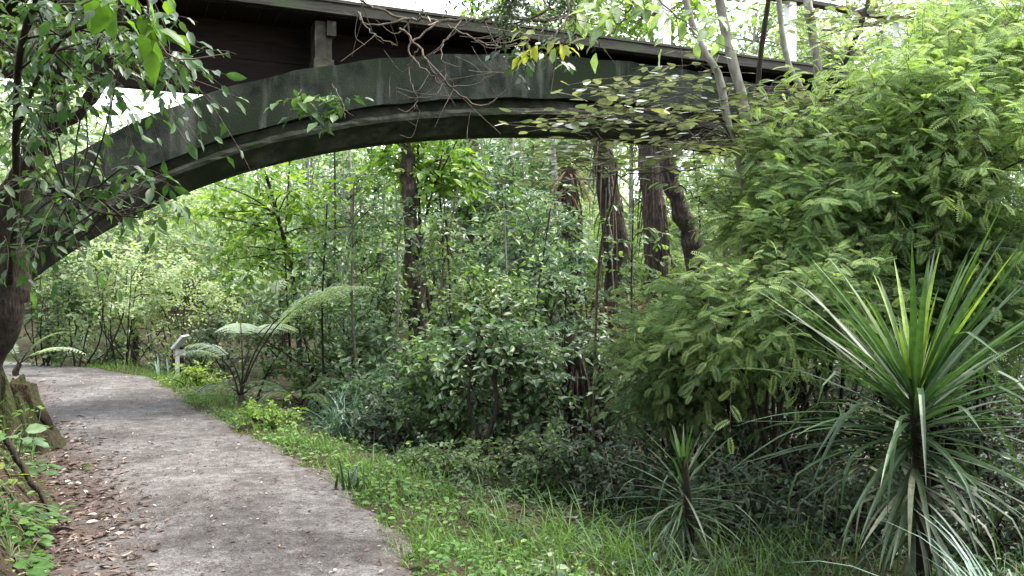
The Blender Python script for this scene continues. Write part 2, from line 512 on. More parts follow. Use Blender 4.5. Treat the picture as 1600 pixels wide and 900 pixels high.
def gravel():
    m, t, N, L = newmat('gravel_path')
    tc = N.new('ShaderNodeTexCoord')

    def noise(s, d=6, r=.6):
        n = N.new('ShaderNodeTexNoise'); n.inputs['Scale'].default_value = s; n.inputs['Detail'].default_value = d
        n.inputs['Roughness'].default_value = r; L.new(tc.outputs['Object'], n.inputs['Vector']); return n
    big = noise(.9, 4); mid = noise(9, 8, .7)
    vo = N.new('ShaderNodeTexVoronoi'); vo.inputs['Scale'].default_value = 75; L.new(tc.outputs['Object'], vo.inputs['Vector'])
    r1 = ramp(N, [(.3, (.052, .046, .046)), (.5, (.104, .097, .096)), (.75, (.2, .188, .187))]); L.new(mid.outputs[0], r1.inputs[0])
    rb = ramp(N, [(.36, (.5, .475, .46)), (.62, (1.12, 1.12, 1.12))]); L.new(big.outputs[0], rb.inputs[0])  # broad dark patches: canopy shade and moisture put into the gravel colour
    mu = N.new('ShaderNodeMix'); mu.data_type = 'RGBA'; mu.blend_type = 'MULTIPLY'; mu.inputs[0].default_value = 1
    L.new(r1.outputs[0], mu.inputs[6]); L.new(rb.outputs[0], mu.inputs[7])
    r2 = ramp(N, [(0, (.55, .53, .52)), (.5, (1, 1, 1)), (1, (1.5, 1.47, 1.42))]); L.new(vo.outputs['Color'], r2.inputs[0])
    m2 = N.new('ShaderNodeMix'); m2.data_type = 'RGBA'; m2.blend_type = 'MULTIPLY'; m2.inputs[0].default_value = .8
    L.new(mu.outputs[2], m2.inputs[6]); L.new(r2.outputs[0], m2.inputs[7])
    at = N.new('ShaderNodeAttribute'); at.attribute_name = 'tint'
    sn = noise(3.5, 6, .65)
    m4 = N.new('ShaderNodeMath'); m4.operation = 'MULTIPLY_ADD'; m4.inputs[1].default_value = .5; L.new(sn.outputs[0], m4.inputs[0]); L.new(at.outputs['Fac'], m4.inputs[2])
    mr = N.new('ShaderNodeMapRange'); mr.inputs[1].default_value = .54; mr.inputs[2].default_value = .32; mr.inputs[3].default_value = 0; mr.inputs[4].default_value = .9
    L.new(m4.outputs[0], mr.inputs[0])
    ms = N.new('ShaderNodeMix'); ms.data_type = 'RGBA'; ms.inputs[7].default_value = (.06, .042, .034, 1)
    L.new(mr.outputs[0], ms.inputs[0]); L.new(m2.outputs[2], ms.inputs[6])
    p = N.new('ShaderNodeBsdfPrincipled'); p.inputs['Roughness'].default_value = .9; p.inputs['Specular IOR Level'].default_value = .25
    L.new(ms.outputs[2], p.inputs['Base Color'])
    ad = N.new('ShaderNodeMath'); ad.operation = 'ADD'; L.new(mid.outputs[0], ad.inputs[0]); L.new(vo.outputs['Distance'], ad.inputs[1])
    bp = N.new('ShaderNodeBump'); bp.inputs['Strength'].default_value = .7; bp.inputs['Distance'].default_value = .012
    L.new(ad.outputs[0], bp.inputs['Height']); L.new(bp.outputs[0], p.inputs['Normal'])
    o = N.new('ShaderNodeOutputMaterial'); L.new(p.outputs[0], o.inputs[0])
    return m


def build_path():
    c = spline(PC, 400)
    t = norm(np.gradient(c, axis=0)); r = np.stack([t[:, 1], -t[:, 0]], -1)
    s = np.arange(400) * .09
    wr = HW + .03 + .05 * np.sin(s * 2.1) + .035 * np.sin(s * 5.3 + 1) + .025 * RNG.normal(size=400)
    wl = HW + .05 + .05 * np.sin(s * 1.7 + 2) + .03 * np.sin(s * 6.1) + .025 * RNG.normal(size=400)
    rows = []
    K = 25
    for k in range(K):
        f = k / (K - 1)
        off = -wl * (1 - f) + wr * f
        xy = c + r * off[:, None]
        e = abs(f - .5) * 2
        z = .012 + .035 * (1 - e ** 2) - (.035 if k in (0, K - 1) else 0) + .008 * nz2(xy[:, 0] * 2, xy[:, 1] * 2)
        rows.append(np.stack([xy[:, 0], xy[:, 1], z], -1))
    A = np.stack(rows, 1)
    i = np.arange(399)[:, None] * K; j = np.arange(K - 1)[None]
    q = np.stack([i + j, i + j + 1, i + K + j + 1, i + K + j], -1).reshape(-1, 4)
    acr = np.tile((np.arange(K - 1) + .5) / (K - 1), 399)
    mb = MB(); mb.add(A, q, np.where(acr > .93, .22, acr))
    tag(mb.build('path', gravel(), None, True), kind='structure')


build_path()

# ------------------------------------------------------------------ bridge
BO = np.array([-2.7, 10.0, 0.0]); BU = np.array([.9137, .4064, 0]); BN = np.array([-.4064, .9137, 0])
UP = np.array([0, 0, 1.0])


def B(s, o, h):
    """bridge coordinates: along, back from the front face, height above the eye"""
    return BO + BU * s + BN * o + UP * (EYE + h)


def soffit(s):
    x = s - 4.93
    return 2.10 - (.0212 * x * x + .000165 * x ** 4 + 1.7e-6 * x ** 6)


def build_bridge():
    root = thing('arch_bridge', 'mossy concrete arch footbridge with dark timber deck crossing over the gravel path', 'bridge', B(-3.2, .4, -1.2))
    S = np.linspace(-3.9, 13.7, 70)
    up_prof = [(0, .40), (.9, .40), (.9, .97), (0, .97)]
    mb = MB()
    secs = [[B(s, o, soffit(s) + h + .012 * math.sin(s * 7)) for o, h in up_prof] for s in S]
    mb.loft(secs)
    mb.build('arch_wall', M['concrete'], root)
    lo_prof = [(.15, .397), (.15, .295), (.02, .265), (.01, .225), (.02, .185), (.11, .165), (.16, .15), (.40, .0), (.87, 0), (.87, .397)]
    mb = MB()
    rb_ = np.random.default_rng(8)
    mb.loft([[B(s, o + rb_.normal() * .006, soffit(s) + h + rb_.normal() * .005 * (h > .01)) for o, h in lo_prof] for s in np.linspace(-3.9, 13.7, 150)])
    mb.build('arch_rib', M['rib'], root, False)
    mb = MB()
    mb.box(B(-5.6, -.02, -2.0), BU * 2.15, BN * 1.3, UP * 2.02)
    mb.build('abutment', M['concrete'], root)
    mb = MB()
    mb.box(B(13.0, -.02, -2.4), BU * 2.4, BN * 1.3, UP * 2.7)
    mb.build('abutment', M['concrete'], root)
    # deck planks, fascia board, girders
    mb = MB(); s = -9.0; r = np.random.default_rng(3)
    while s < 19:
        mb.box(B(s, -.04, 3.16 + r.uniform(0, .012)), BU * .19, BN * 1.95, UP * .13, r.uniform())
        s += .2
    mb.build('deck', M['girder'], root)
    mb = MB()
    mb.box(B(-9, -.10, 3.19), BU * 28, BN * .055, UP * .125)
    mb.box(B(-9, -.125, 3.318), BU * 28, BN * .17, UP * .032)
    mb.build('edge_board', M['fascia'], root)
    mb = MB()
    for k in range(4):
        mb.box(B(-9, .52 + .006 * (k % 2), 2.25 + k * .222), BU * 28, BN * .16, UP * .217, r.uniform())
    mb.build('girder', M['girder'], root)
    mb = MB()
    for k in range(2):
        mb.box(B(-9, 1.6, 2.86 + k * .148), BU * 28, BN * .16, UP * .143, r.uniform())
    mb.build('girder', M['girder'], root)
    # bracket posts between arch and deck edge
    for sc_ in (.36, 9.1):
        h0 = soffit(sc_ + .1) + .93
        mb = MB()
        mb.box(B(sc_ + .02, .02, h0), BU * .24, BN * .3, UP * .14, .6)
        mb.box(B(sc_ + .04, .05, h0 + .143), BU * .13, BN * .28, UP * (3.125 - h0 - .143), .4)
        pst = mb.build('bracket_post', M['post_concrete'], root)
        mb = MB()
        mb.box(B(sc_ + .173, .0, 2.95), BU * .11, BN * .3, UP * .175, .4)
        mb.box(B(sc_ + .173, .06, h0 + .143), BU * .07, BN * .24, UP * (2.945 - h0 - .143), .4)
        mb.build('corbel', M['post_concrete'], pst)
    for s in (-6.2, -3.9, -1.6, .7, 3.0, 5.3, 7.6, 9.9, 12.2, 14.5, 16.8):
        mb = MB()
        mb.box(B(s, -.02, 3.36), BU * .13, BN * .13, UP * .98)
        mb.build('railing_post', M['white'], root)
    mb = MB()
    mb.box(B(-9, -.045, 4.30), BU * 28, BN * .16, UP * .06)
    mb.build('handrail', M['fascia'], root)


build_bridge()


# ------------------------------------------------------------------ plant machinery
def ell(c, r, n, rng, inner=.35):
    d = rdir(n, rng)
    k = rng.uniform(inner ** 3, 1, n) ** (1 / 3)
    return np.asarray(c) + d * np.asarray(r) * k[:, None] * rng.uniform(.8, 1.1, (n, 1))


def leafy(mb, clumps, sp, rng, twig_mi=1):
    """twigs with leaves around each clump centre"""
    M_ = len(clumps); tw = sp['tw']; n = M_ * tw
    C = np.repeat(clumps, tw, 0)
    cr = sp.get('cr', .25)
    base = C + rng.normal(size=(n, 3)) * cr * .45
    ax = sp.get('dir')
    d = rdir(n, rng)
    d[:, 2] = d[:, 2] * sp.get('flat', 1.0) + sp.get('lift', .25)
    if ax is not None:
        d = d + np.asarray(ax)
    d = norm(d)
    L = sp['tl'] * rng.uniform(.55, 1.25, n)
    K = sp['n']
    t = np.linspace(.12, 1, K)
    dr = sp.get('droop', .35)
    wob = rng.normal(size=(n, 3)) * sp.get('wob', .18)
    pos = base[:, None] + d[:, None] * (L[:, None] * t)[..., None] + wob[:, None] * (L[:, None] * t ** 2)[..., None]
    pos[..., 2] -= dr * (L[:, None] * t) ** 2 / max(sp['tl'], .01)
    tan = norm(d[:, None] + 2 * wob[:, None] * t[None, :, None] - np.array([0, 0, 1.]) * (2 * dr * t)[None, :, None])
    sidev = norm(np.cross(tan, np.array([0, 0, 1.])) + 1e-4)
    roll = rng.normal(size=(n, K, 1)) * sp.get('roll', .5)
    sg = np.where(np.arange(K) % 2 == 0, 1, -1)[None, :, None]
    upv = np.cross(sidev, tan)
    D = tan * sp.get('fwd', .6) + sidev * sg * np.cos(roll) + upv * np.sin(roll) * sp.get('rollz', 1) + rng.normal(size=(n, K, 3)) * sp.get('dvar', .25)
    D[..., 2] -= sp.get('hang', .15)
    D[:, -1] = tan[:, -1] + rng.normal(size=(n, 3)) * .2
    u = sp.get('up', .8)
    N = np.array([0, 0, 1.]) * u + rng.normal(size=(n, K, 3)) * sp.get('nvar', .35) + np.array([0, -.25, 0]) * sp.get('face', 1)
    lt = sp.get('tint', .5) + rng.normal(size=M_) * .13
    T = np.repeat(lt, tw)[:, None] + rng.normal(size=(n, K)) * sp.get('tvar', .2)
    LL = sp['L'] * rng.uniform(.6, 1.2, (n, K))
    keep = rng.uniform(size=(n, K)) > sp.get('gap', .08)
    f = keep.ravel()
    mb.leaves(pos.reshape(-1, 3)[f], D.reshape(-1, 3)[f], N.reshape(-1, 3)[f], LL.ravel()[f], (LL * sp['asp']).ravel()[f], T.ravel()[f], sp.get('kind', 'l6'))
    tp = np.concatenate([base[:, None], pos[:, ::max(1, K // 3)], pos[:, -1:]], 1)
    rr = np.linspace(1, .4, tp.shape[1])[None] * sp.get('tr', .004) * np.ones((n, 1))
    mb.tubes(tp, rr, 3, .5, twig_mi)


def limbs(mb, trunks, clumps, rng, r0=.02, r1=.006, sag=.1, start=(.35, .95), sides=4):
    pts = np.vstack([t[int(len(t) * start[0]):max(int(len(t) * start[1]), int(len(t) * start[0]) + 1)] for t in trunks])
    for c in clumps:
        dd = np.linalg.norm(pts - c, axis=1) + np.maximum(0, pts[:, 2] - c[2]) * 1.5
        a = pts[np.argmin(dd + rng.uniform(0, .15 * dd.max() + .01, len(dd)))]
        mid = (a + c) / 2 + rng.normal(size=3) * .07 * np.linalg.norm(c - a) + np.array([0, 0, sag * np.linalg.norm(c - a)])
        p = spline([a, mid, c], 7)
        mb.tubes(p, np.linspace(r0, r1, 7), sides, .5, 1)


def plant(name, label, cat, base, trunks, clumps, sp, leaf, bark='twig', seed=1, group=None, trunk_name='trunk', crown_name='crown',
          lr=(.02, .006), lstart=(.3, .97), sides=7, rough=.06, twigm='twig', more=()):
    """trunks: list of (points, radius at base, radius at top)"""
    rng = np.random.default_rng(seed)
    root = thing(name, label, cat, base, group)
    mb = MB(); tl = []
    for pts, ra, rb in trunks:
        n = max(8, 4 * len(pts))
        p = spline(pts, n)
        p[1:-1] += rng.normal(size=(n - 2, 3)) * rough * ra
        rad = np.linspace(ra, rb, n) * (1 + rough * rng.normal(size=n)); rad[0] *= 1.25
        mb.tubes(p, rad, sides); tl.append(p)
    if len(clumps):
        limbs(mb, tl, clumps, rng, lr[0], lr[1], start=lstart)
    mb.build(trunk_name, [M[bark], M['grey_bark' if bark == 'grey_bark' and lr[0] > .009 else 'dark_stem']], root, True)
    if len(clumps):
        mb = MB()
        leafy(mb, np.asarray(clumps), sp, rng)
        for cl2, sp2 in more:
            leafy(mb, np.asarray(cl2), sp2, rng)
        mb.build(crown_name, [M[leaf], M[twigm]], root, sp.get('kind') in ('l15', 'heart', 'flat'))
    return root


def LS(**k):
    return k


def ground_at(px, d, sink=.05):
    x = (px - 800) / F * d
    return np.array([x, d, gzp(x, d) - sink])


def bush(name, label, px, py, d, rx, ry, nc, sp, leaf, seed, stems=9, cat='shrub', bark='dark_stem', base_px=None, depth=None, sr=.017, group=None, inner=.3, lr=(.012, .004)):
    """crown centred on photo pixel px,py at depth d, half sizes rx, ry in photo pixels"""
    rng = np.random.default_rng(seed)
    c = P(px, py, d)
    r = np.array([rx, 0, ry]) * d / F
    r[1] = depth if depth else .8 * r[0]
    nc = max(5, int(nc * .76))
    cl = ell(c, r * np.array([1.05, 1, 1.1]), nc, rng, inner * .6)
    b = ground_at(base_px if base_px else px, d)
    cl[:, 2] = np.maximum(cl[:, 2], gz(cl[:, 0], cl[:, 1]) + .12)
    tr = []
    for k in range(stems):
        e = c + rng.normal(size=3) * r * .5
        e[2] = c[2] + r[2] * rng.uniform(-.1, .6)
        b2 = b + np.array([rng.normal() * .4 * r[0], rng.normal() * .15, 0])
        b2[2] = gzp(b2[0], b2[1]) - .05
        m_ = (b2 * .55 + e * .45) + rng.normal(size=3) * .08 * np.linalg.norm(e - b2)
        tr.append(([b2, m_, e], sr * rng.uniform(.7, 1.2), sr * .35))
    return plant(name, label, cat, b, tr, cl, sp, leaf, bark, seed, group, 'stems', 'foliage', lr, (.25, .98), 5)


def frond_mesh(mb, p0, azim, elev, L, droop, pin_len, rng, npin=20, stalk=.22, tint=.5, hang=.25, seg=16, r=.012, fold=0.0, tvar=.08):
    """one feathered fern frond: leaf faces in slot 0, stalk in slot 1"""
    t = np.linspace(0, 1, seg + 1)
    e = elev - droop * t ** 1.4
    st = L / seg
    h = np.concatenate([[0], np.cumsum(np.cos(e[:-1]) * st)]); z = np.concatenate([[0], np.cumsum(np.sin(e[:-1]) * st)])
    dirh = np.array([math.sin(azim), math.cos(azim), 0])
    C = np.asarray(p0) + dirh * h[:, None] + UP * z[:, None]
    side = np.array([math.cos(azim), -math.sin(azim), 0])
    mb.tubes(C, r * (1 - .8 * t), 5, .3, 1)
    us = np.linspace(stalk, .985, npin)
    pos = np.stack([np.interp(us, t, C[:, i]) for i in range(3)], -1)
    ee = np.interp(us, t, e)
    tan = dirh * np.cos(ee)[:, None] + UP * np.sin(ee)[:, None]
    upn = -dirh * np.sin(ee)[:, None] + UP * np.cos(ee)[:, None]
    v = (us - stalk) / (1 - stalk)
    pl = pin_len * np.minimum(1, .45 + v * 2.2) * (1 - v ** 1.8) ** .9 + .012
    K = 11
    tt = np.linspace(.05, 1, K)
    for s in (-1, 1):
        d = norm(side * s + tan * .38 + upn * fold + rng.normal(size=pos.shape) * .05)
        base = pos[:, None] + d[:, None] * (pl[:, None] * tt)[..., None]
        base[..., 2] -= hang * (pl[:, None]) * tt[None] ** 2
        d2 = norm(d[:, None] - UP * (2 * hang * tt)[None, :, None])
        w2 = np.cross(d, upn)
        for s2 in (-1, 1):
            D = d2 * .45 + (w2 * s2)[:, None]
            ln = (pl[:, None] * .15) * (1 - tt ** 2 * .75)[None] + .006
            n = base.shape[0] * K
            Nn = np.broadcast_to(upn[:, None], D.shape) + rng.normal(size=D.shape) * .12
            mb.leaves(base.reshape(-1, 3), D.reshape(-1, 3), Nn.reshape(-1, 3), ln.ravel(), (ln * .7).ravel(), tint + rng.normal(size=n) * tvar, 'l6')
    return C


def treefern(label, base, top, rad, fronds, leaf='fern_top', seed=1, bark='fern_bark', pin=.3, hang=.25, group=None, name='tree_fern', stalkm='dark_stem', r=.014):
    """fronds: list of (azimuth deg, elevation deg, length, droop rad, tint)"""
    rng = np.random.default_rng(seed)
    root = thing(name, label, 'tree fern', base, group)
    mb = MB()
    n = 14
    p = spline([base, (np.asarray(base) + top) / 2 + rng.normal(size=3) * .04, top], n)
    rr = np.linspace(rad * 1.25, rad * .8, n) * (1 + .06 * rng.normal(size=n))
    mb.tubes(p, rr, 12)
    mb.build('trunk', M[bark], root, True)
    for a, e, L, dr, ti, *st in fronds:
        mb = MB()
        frond_mesh(mb, np.asarray(top) + rng.normal(size=3) * rad * .3, R(a), R(e), L, dr, pin * L / 1.8, rng, tint=ti, r=r, stalk=st[0] if st else .22, hang=hang)
        mb.build('frond', [M[leaf], M[stalkm]], root)
    return root


# ------------------------------------------------------------------ far woodland: one mass of trees on the rising ground
def far_wood():
    rng = np.random.default_rng(11)
    mb = MB()
    for k in range(150):
        y = rng.uniform(27, 60)
        x = rng.uniform(-.85, .95) * y
        H = rng.uniform(7, 13) if rng.uniform() < .8 else rng.uniform(4, 6)
        px = 800 + x / y * F
        if 120 < px < 430:
            H = min(H, .115 * y + .9)
        b = np.array([x, y, gzp(x, y) - .1])
        lean = rng.normal(size=2) * .5
        p = spline([b, b + np.array([lean[0] * .4, lean[1] * .4, H * .5]), b + np.array([lean[0], lean[1], H])], 8)
        mb.tubes(p, np.linspace(.085, .03, 8), 6, .5, 1)
        cl = ell(p[-1] - UP * H * .24, (1.7, 1.5, H * .35), 22, rng, .2)
        leafy(mb, cl, LS(tw=7, tl=1.1, n=6, L=.34, asp=.5, cr=.6, tint=.35 + .35 * rng.uniform(), gap=.1, tr=.008, flat=.6), rng)
        if k % 2:
            cl = ell(b + UP * 1.2, (1.6, 1.2, 1.3), 12, rng, .2)
            leafy(mb, cl, LS(tw=7, tl=.9, n=6, L=.28, asp=.5, cr=.5, tint=.3 + .3 * rng.uniform(), tr=.008), rng)
    for k in range(230):
        y = rng.uniform(23, 44)
        x = rng.uniform(-.8, .9) * y
        b = np.array([x, y, gzp(x, y)])
        cl = ell(b + UP * rng.uniform(.8, 3.2), (1.5, 1.0, 1.3), 12, rng, .2)
        leafy(mb, cl, LS(tw=8, tl=.8, n=7, L=.2, asp=.5, cr=.5, tint=.3 + .5 * rng.uniform(), tr=.006), rng)
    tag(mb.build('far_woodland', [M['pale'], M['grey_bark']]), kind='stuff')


far_wood()

# ------------------------------------------------------------------ trees standing beyond the bridge
def poletree(name, label, px_b, px_t, d, H, r, sp, leaf, seed, nc=14, crown=(.9, .9, 1.6), bark='grey_bark', cat='tree', drop=.3, low=0, mid=None, group=None, top_z=None):
    rng = np.random.default_rng(seed)
    b = ground_at(px_b, d)
    t = np.array([(px_t - 800) / F * d, d + rng.normal() * .2, b[2] + H])
    m_ = (b + t) / 2 + np.array([rng.normal() * .12, 0, 0]) if mid is None else mid
    cl = ell(t - UP * H * drop, crown, nc, rng, .25)
    tr = [([b, m_, t], r, r * .45)]
    return plant(name, label, cat, b, tr, cl, sp, leaf, bark, seed, group, 'trunk', 'crown', (r * .3, .008), (.3, .99), 8)


S_mid = dict(tw=8, tl=.55, n=7, L=.155, asp=.6, cr=.3, tr=.004)
poletree('broadleaf_tree', 'bright yellow-green leafy tree arching over the bend behind the silver tree fern', 470, 415, 15.5, 3.9, .06,
         LS(**{**S_mid, 'tint': .65, 'L': .17}), 'bright', 21, 26, (1.25, .9, 1.0), 'dark_bark', drop=.2)
poletree('broadleaf_tree', 'lime-leaved tree whose leaves fan out above the tall dark mossy trunk', 690, 655, 16.2, 4.9, .05,
         LS(**{**S_mid, 'tint': .6, 'L': .19, 'flat': .4}), 'bright', 22, 20, (1.1, .5, .6), 'dark_bark', drop=.17)
poletree('broadleaf_tree', 'blue-green small-leaved tree right of the pale peeling trunk under the arch', 800, 800, 17.5, 5.4, .07,
         LS(**{**S_mid, 'tint': .5}), 'grey_leaf', 23, 34, (1.25, 1.0, 1.7), 'grey_bark', drop=.33)
poletree('broadleaf_tree', 'grey-green tree with open crown between the lime-leaved tree and the pale trunk', 715, 722, 18.5, 5.6, .07,
         LS(**{**S_mid, 'tint': .55}), 'grey_leaf', 24, 22, (.9, .9, 1.6), 'grey_bark', drop=.3)
poletree('broadleaf_tree', 'leafy mid-green tree behind the cluster of slender pale poles', 560, 545, 19.5, 5.0, .07,
         LS(**{**S_mid, 'tint': .45}), 'glossy', 25, 30, (1.3, .9, 1.6), 'grey_bark', drop=.35)
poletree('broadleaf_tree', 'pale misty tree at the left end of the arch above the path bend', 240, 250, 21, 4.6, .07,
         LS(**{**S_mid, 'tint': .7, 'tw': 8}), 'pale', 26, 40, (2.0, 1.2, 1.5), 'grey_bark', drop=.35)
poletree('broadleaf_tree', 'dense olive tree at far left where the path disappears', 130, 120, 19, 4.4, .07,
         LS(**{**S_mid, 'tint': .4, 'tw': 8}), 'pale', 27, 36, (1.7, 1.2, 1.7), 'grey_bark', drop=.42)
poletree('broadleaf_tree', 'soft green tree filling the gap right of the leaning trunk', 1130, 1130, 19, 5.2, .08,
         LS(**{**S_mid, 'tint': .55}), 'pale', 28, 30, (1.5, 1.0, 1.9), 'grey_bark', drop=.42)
poletree('broadleaf_tree', 'yellowish tree glimpsed between the two shaggy fern trunks', 985, 985, 22, 6.4, .08,
         LS(**{**S_mid, 'tint': .7}), 'bright', 29, 24, (1.2, 1.0, 2.2), 'grey_bark', drop=.45)
poletree('broadleaf_tree', 'tall tree of light foliage behind the deck railing at upper right', 1300, 1330, 23, 9.2, .11,
         LS(**{**S_mid, 'tint': .6, 'L': .18}), 'pale', 30, 70, (3.0, 1.2, 2.0), 'grey_bark', drop=.18)
poletree('broadleaf_tree', 'tall bright tree rising over the deck edge at top centre right', 1050, 1010, 20, 8.6, .1,
         LS(**{**S_mid, 'tint': .7, 'L': .17}), 'bright', 31, 50, (2.2, 1.2, 1.5), 'grey_bark', drop=.12)
poletree('broadleaf_tree', 'tall airy tree showing above the bright feathery shrub at the right edge', 1560, 1540, 17, 7.6, .1,
         LS(**{**S_mid, 'tint': .6}), 'pale', 32, 50, (2.0, 1.2, 1.9), 'grey_bark', drop=.2)
poletree('broadleaf_tree', 'sunlit tree seen through the gap above the left flank of the arch', 168, 176, 21, 7.4, .06,
         LS(**{**S_mid, 'tint': .7}), 'bright', 33, 9, (1.2, 1.0, .9), 'grey_bark', drop=.22)
poletree('broadleaf_tree', 'light green tree seen above the deck behind the dark small-leaved branch', 870, 850, 24, 9.6, .1,
         LS(**{**S_mid, 'tint': .6, 'L': .2}), 'bright', 35, 50, (2.6, 1.2, 1.7), 'grey_bark', drop=.1)
poletree('broadleaf_tree', 'grey-leaved tree standing tall behind the far half of the deck', 1160, 1180, 26, 9.5, .1,
         LS(**{**S_mid, 'tint': .5, 'L': .2}), 'pale', 34, 60, (2.6, 1.2, 2.2), 'grey_bark', drop=.15)
# bare slender poles
POLES = [(455, 462, 17.2, 5.0, .028, 'leftmost slender bare pole, grey, above the arching fern frond'),
         (478, 486, 18.0, 5.4, .033, 'slender pale pole with slight lean, second left in the pole cluster'),
         (497, 494, 18.6, 5.4, .028, 'thin straight pole in the middle of the pole cluster'),
         (512, 522, 17.6, 5.2, .035, 'thickest pale pole in the cluster left of the mossy trunk'),
         (536, 533, 19.0, 5.4, .03, 'slim upright pole on the right side of the pole cluster'),
         (603, 607, 17.0, 5.2, .026, 'solitary thin grey pole just left of the tall mossy trunk'),
         (685, 676, 16.5, 5.2, .026, 'thin brown pole just right of the tall mossy trunk'),
         (772, 752, 17.0, 5.2, .03, 'slim dark pole in front of the pale peeling trunk'),
         (820, 806, 18.0, 5.6, .03, 'slim leaning pole among blue-green leaves right of the pale trunk'),
         (1090, 1078, 20.0, 5.6, .035, 'slim pole behind the leaning trunk under the far arch')]
for i, (a, b, d, H, r, lb) in enumerate(POLES):
    poletree('sapling', lb, a, b, d, H, r, LS(**{**S_mid, 'tw': 4, 'L': .12, 'tint': .5}), 'grey_leaf', 40 + i, 4, (.45, .4, 1.1), 'grey_bark' if i % 3 else 'dark_bark', 'sapling', .35, group='slender pole saplings beyond the bridge')

THIN = [(508, 516, 11.8, 3.0, .02, 'slim dark stem rising from the thicket right of the silver-topped fern', 'dark_stem'),
        (566, 560, 11.2, 3.2, .022, 'slim brown stem rising through the grey-sheened thicket', 'twig'),
        (612, 622, 11.6, 3.3, .016, 'hair-thin leaning stem close on the left of the mossy trunk', 'grey_bark'),
        (676, 690, 10.4, 3.0, .018, 'slim stem leaning right from the foot of the mossy trunk', 'dark_stem'),
        (724, 716, 10.8, 3.1, .022, 'straight brown stem standing behind the bright glossy shrub', 'twig'),
        (792, 786, 10.6, 3.1, .017, 'thin pale stem rising above the right side of the bright glossy shrub', 'grey_bark'),
        (846, 862, 9.8, 2.8, .02, 'slim dark stem in front of the grey-green shrub by the fern trunk', 'dark_stem'),
        (1010, 990, 10.6, 3.0, .018, 'thin leaning stem between the dark fern trunk and the feathery bush', 'dark_stem')]
for i, (a, b, d, H, r, lb, bk) in enumerate(THIN):
    poletree('sapling', lb, a, b, d, H, r, LS(**{**S_mid, 'tw': 4, 'n': 6, 'tl': .35, 'L': .10, 'tint': .6}), 'glossy' if i % 2 else 'grey_leaf', 440 + i, 5, (.3, .3, .5), bk, 'sapling', .2, group='slim stems in the thicket')

# the tall dark trunk with moss and its pale companion stem
b = ground_at(652, 15.2)
plant('mossy_tree', 'tall dark peeling trunk with moss standing upright under the arch', 'tree', b,
      [([b, P(650, 500, 15.2), P(645, 400, 15.25), P(640, 320, 15.3), P(636, 255, 15.4), P(634, 170, 15.5)], .21, .09),
       ([P(652, 470, 15.1), P(655, 400, 15.2), P(668, 330, 15.4), P(690, 250, 15.6)], .035, .02)],
      ell(P(630, 190, 15.6), (1.1, .5, .4), 10, np.random.default_rng(3)), LS(tw=6, tl=.5, n=7, L=.16, asp=.5, cr=.3, tint=.5), 'glossy', 'flaky_bark', 60, sides=10, rough=.12)
b = ground_at(745, 18.5)
plant('peeling_tree', 'pale peeling thick trunk hung with strips behind the glossy shrubs', 'tree', b,
      [([b, P(744, 420, 18.5), P(742, 340, 18.5), P(738, 260, 18.5), P(736, 180, 18.6)], .27, .2)],
      ell(P(740, 195, 18.6), (1.1, .8, .8), 8, np.random.default_rng(4)), LS(tw=6, tl=.6, n=7, L=.16, asp=.5, cr=.3, tint=.5), 'grey_leaf', 'fern_bark', 61, sides=11, rough=.12)

# tree-fern trunks to the right under the arch
def ferntrunk(name, label, pts, ra, rb, bark, seed, fibres=40, skirt=0, cat='tree fern', dd=.0):
    rng = np.random.default_rng(seed)
    root = thing(name, label, cat, pts[0])
    p = spline(pts, 20)
    mb = MB()
    mb.tubes(p, np.interp(np.linspace(0, 1, 20), [0, .12, .5, 1], [ra * 1.35, ra, (ra + rb) / 2, rb]) * (1 + .07 * rng.normal(size=20)), 14)
    mb.build('trunk', M[bark], root, True)
    mb = MB()
    i = rng.integers(3, 19, fibres)
    th = rng.uniform(0, 2 * np.pi, fibres)
    rr = np.interp(i / 19, [0, 1], [ra, rb])
    st = p[i] + np.stack([np.cos(th), np.sin(th), 0 * th], -1) * rr[:, None]
    en = st + np.stack([np.cos(th) * .1, np.sin(th) * .1, -rng.uniform(.3, 1.1, fibres)], -1)
    md = (st + en) / 2 + np.stack([np.cos(th), np.sin(th), 0 * th], -1) * .07
    tt = np.linspace(0, 1, 5)[None, :, None]
    path = (1 - tt) ** 2 * st[:, None] + 2 * tt * (1 - tt) * md[:, None] + tt ** 2 * en[:, None]
    mb.tubes(path, np.linspace(.012, .005, 5)[None] * rng.uniform(.6, 1.5, (fibres, 1)), 4)
    mb.build('aerial_roots', M['twig'] if bark == 'flaky_bark' else M['fern_bark'], root)
    if skirt:
        mb = MB()
        th = rng.uniform(0, 2 * np.pi, skirt)
        st = p[-4:][rng.integers(0, 4, skirt)] + rng.normal(size=(skirt, 3)) * rb * .4
        mb.blades(st, th, R(-20) + rng.normal(size=skirt) * .3, rng.uniform(.6, 1.4, skirt), .05, 1.3, rng.uniform(.1, .9, skirt), 5, 0)
        mb.build('dead_fronds', M['dead_frond'], root)
    return root


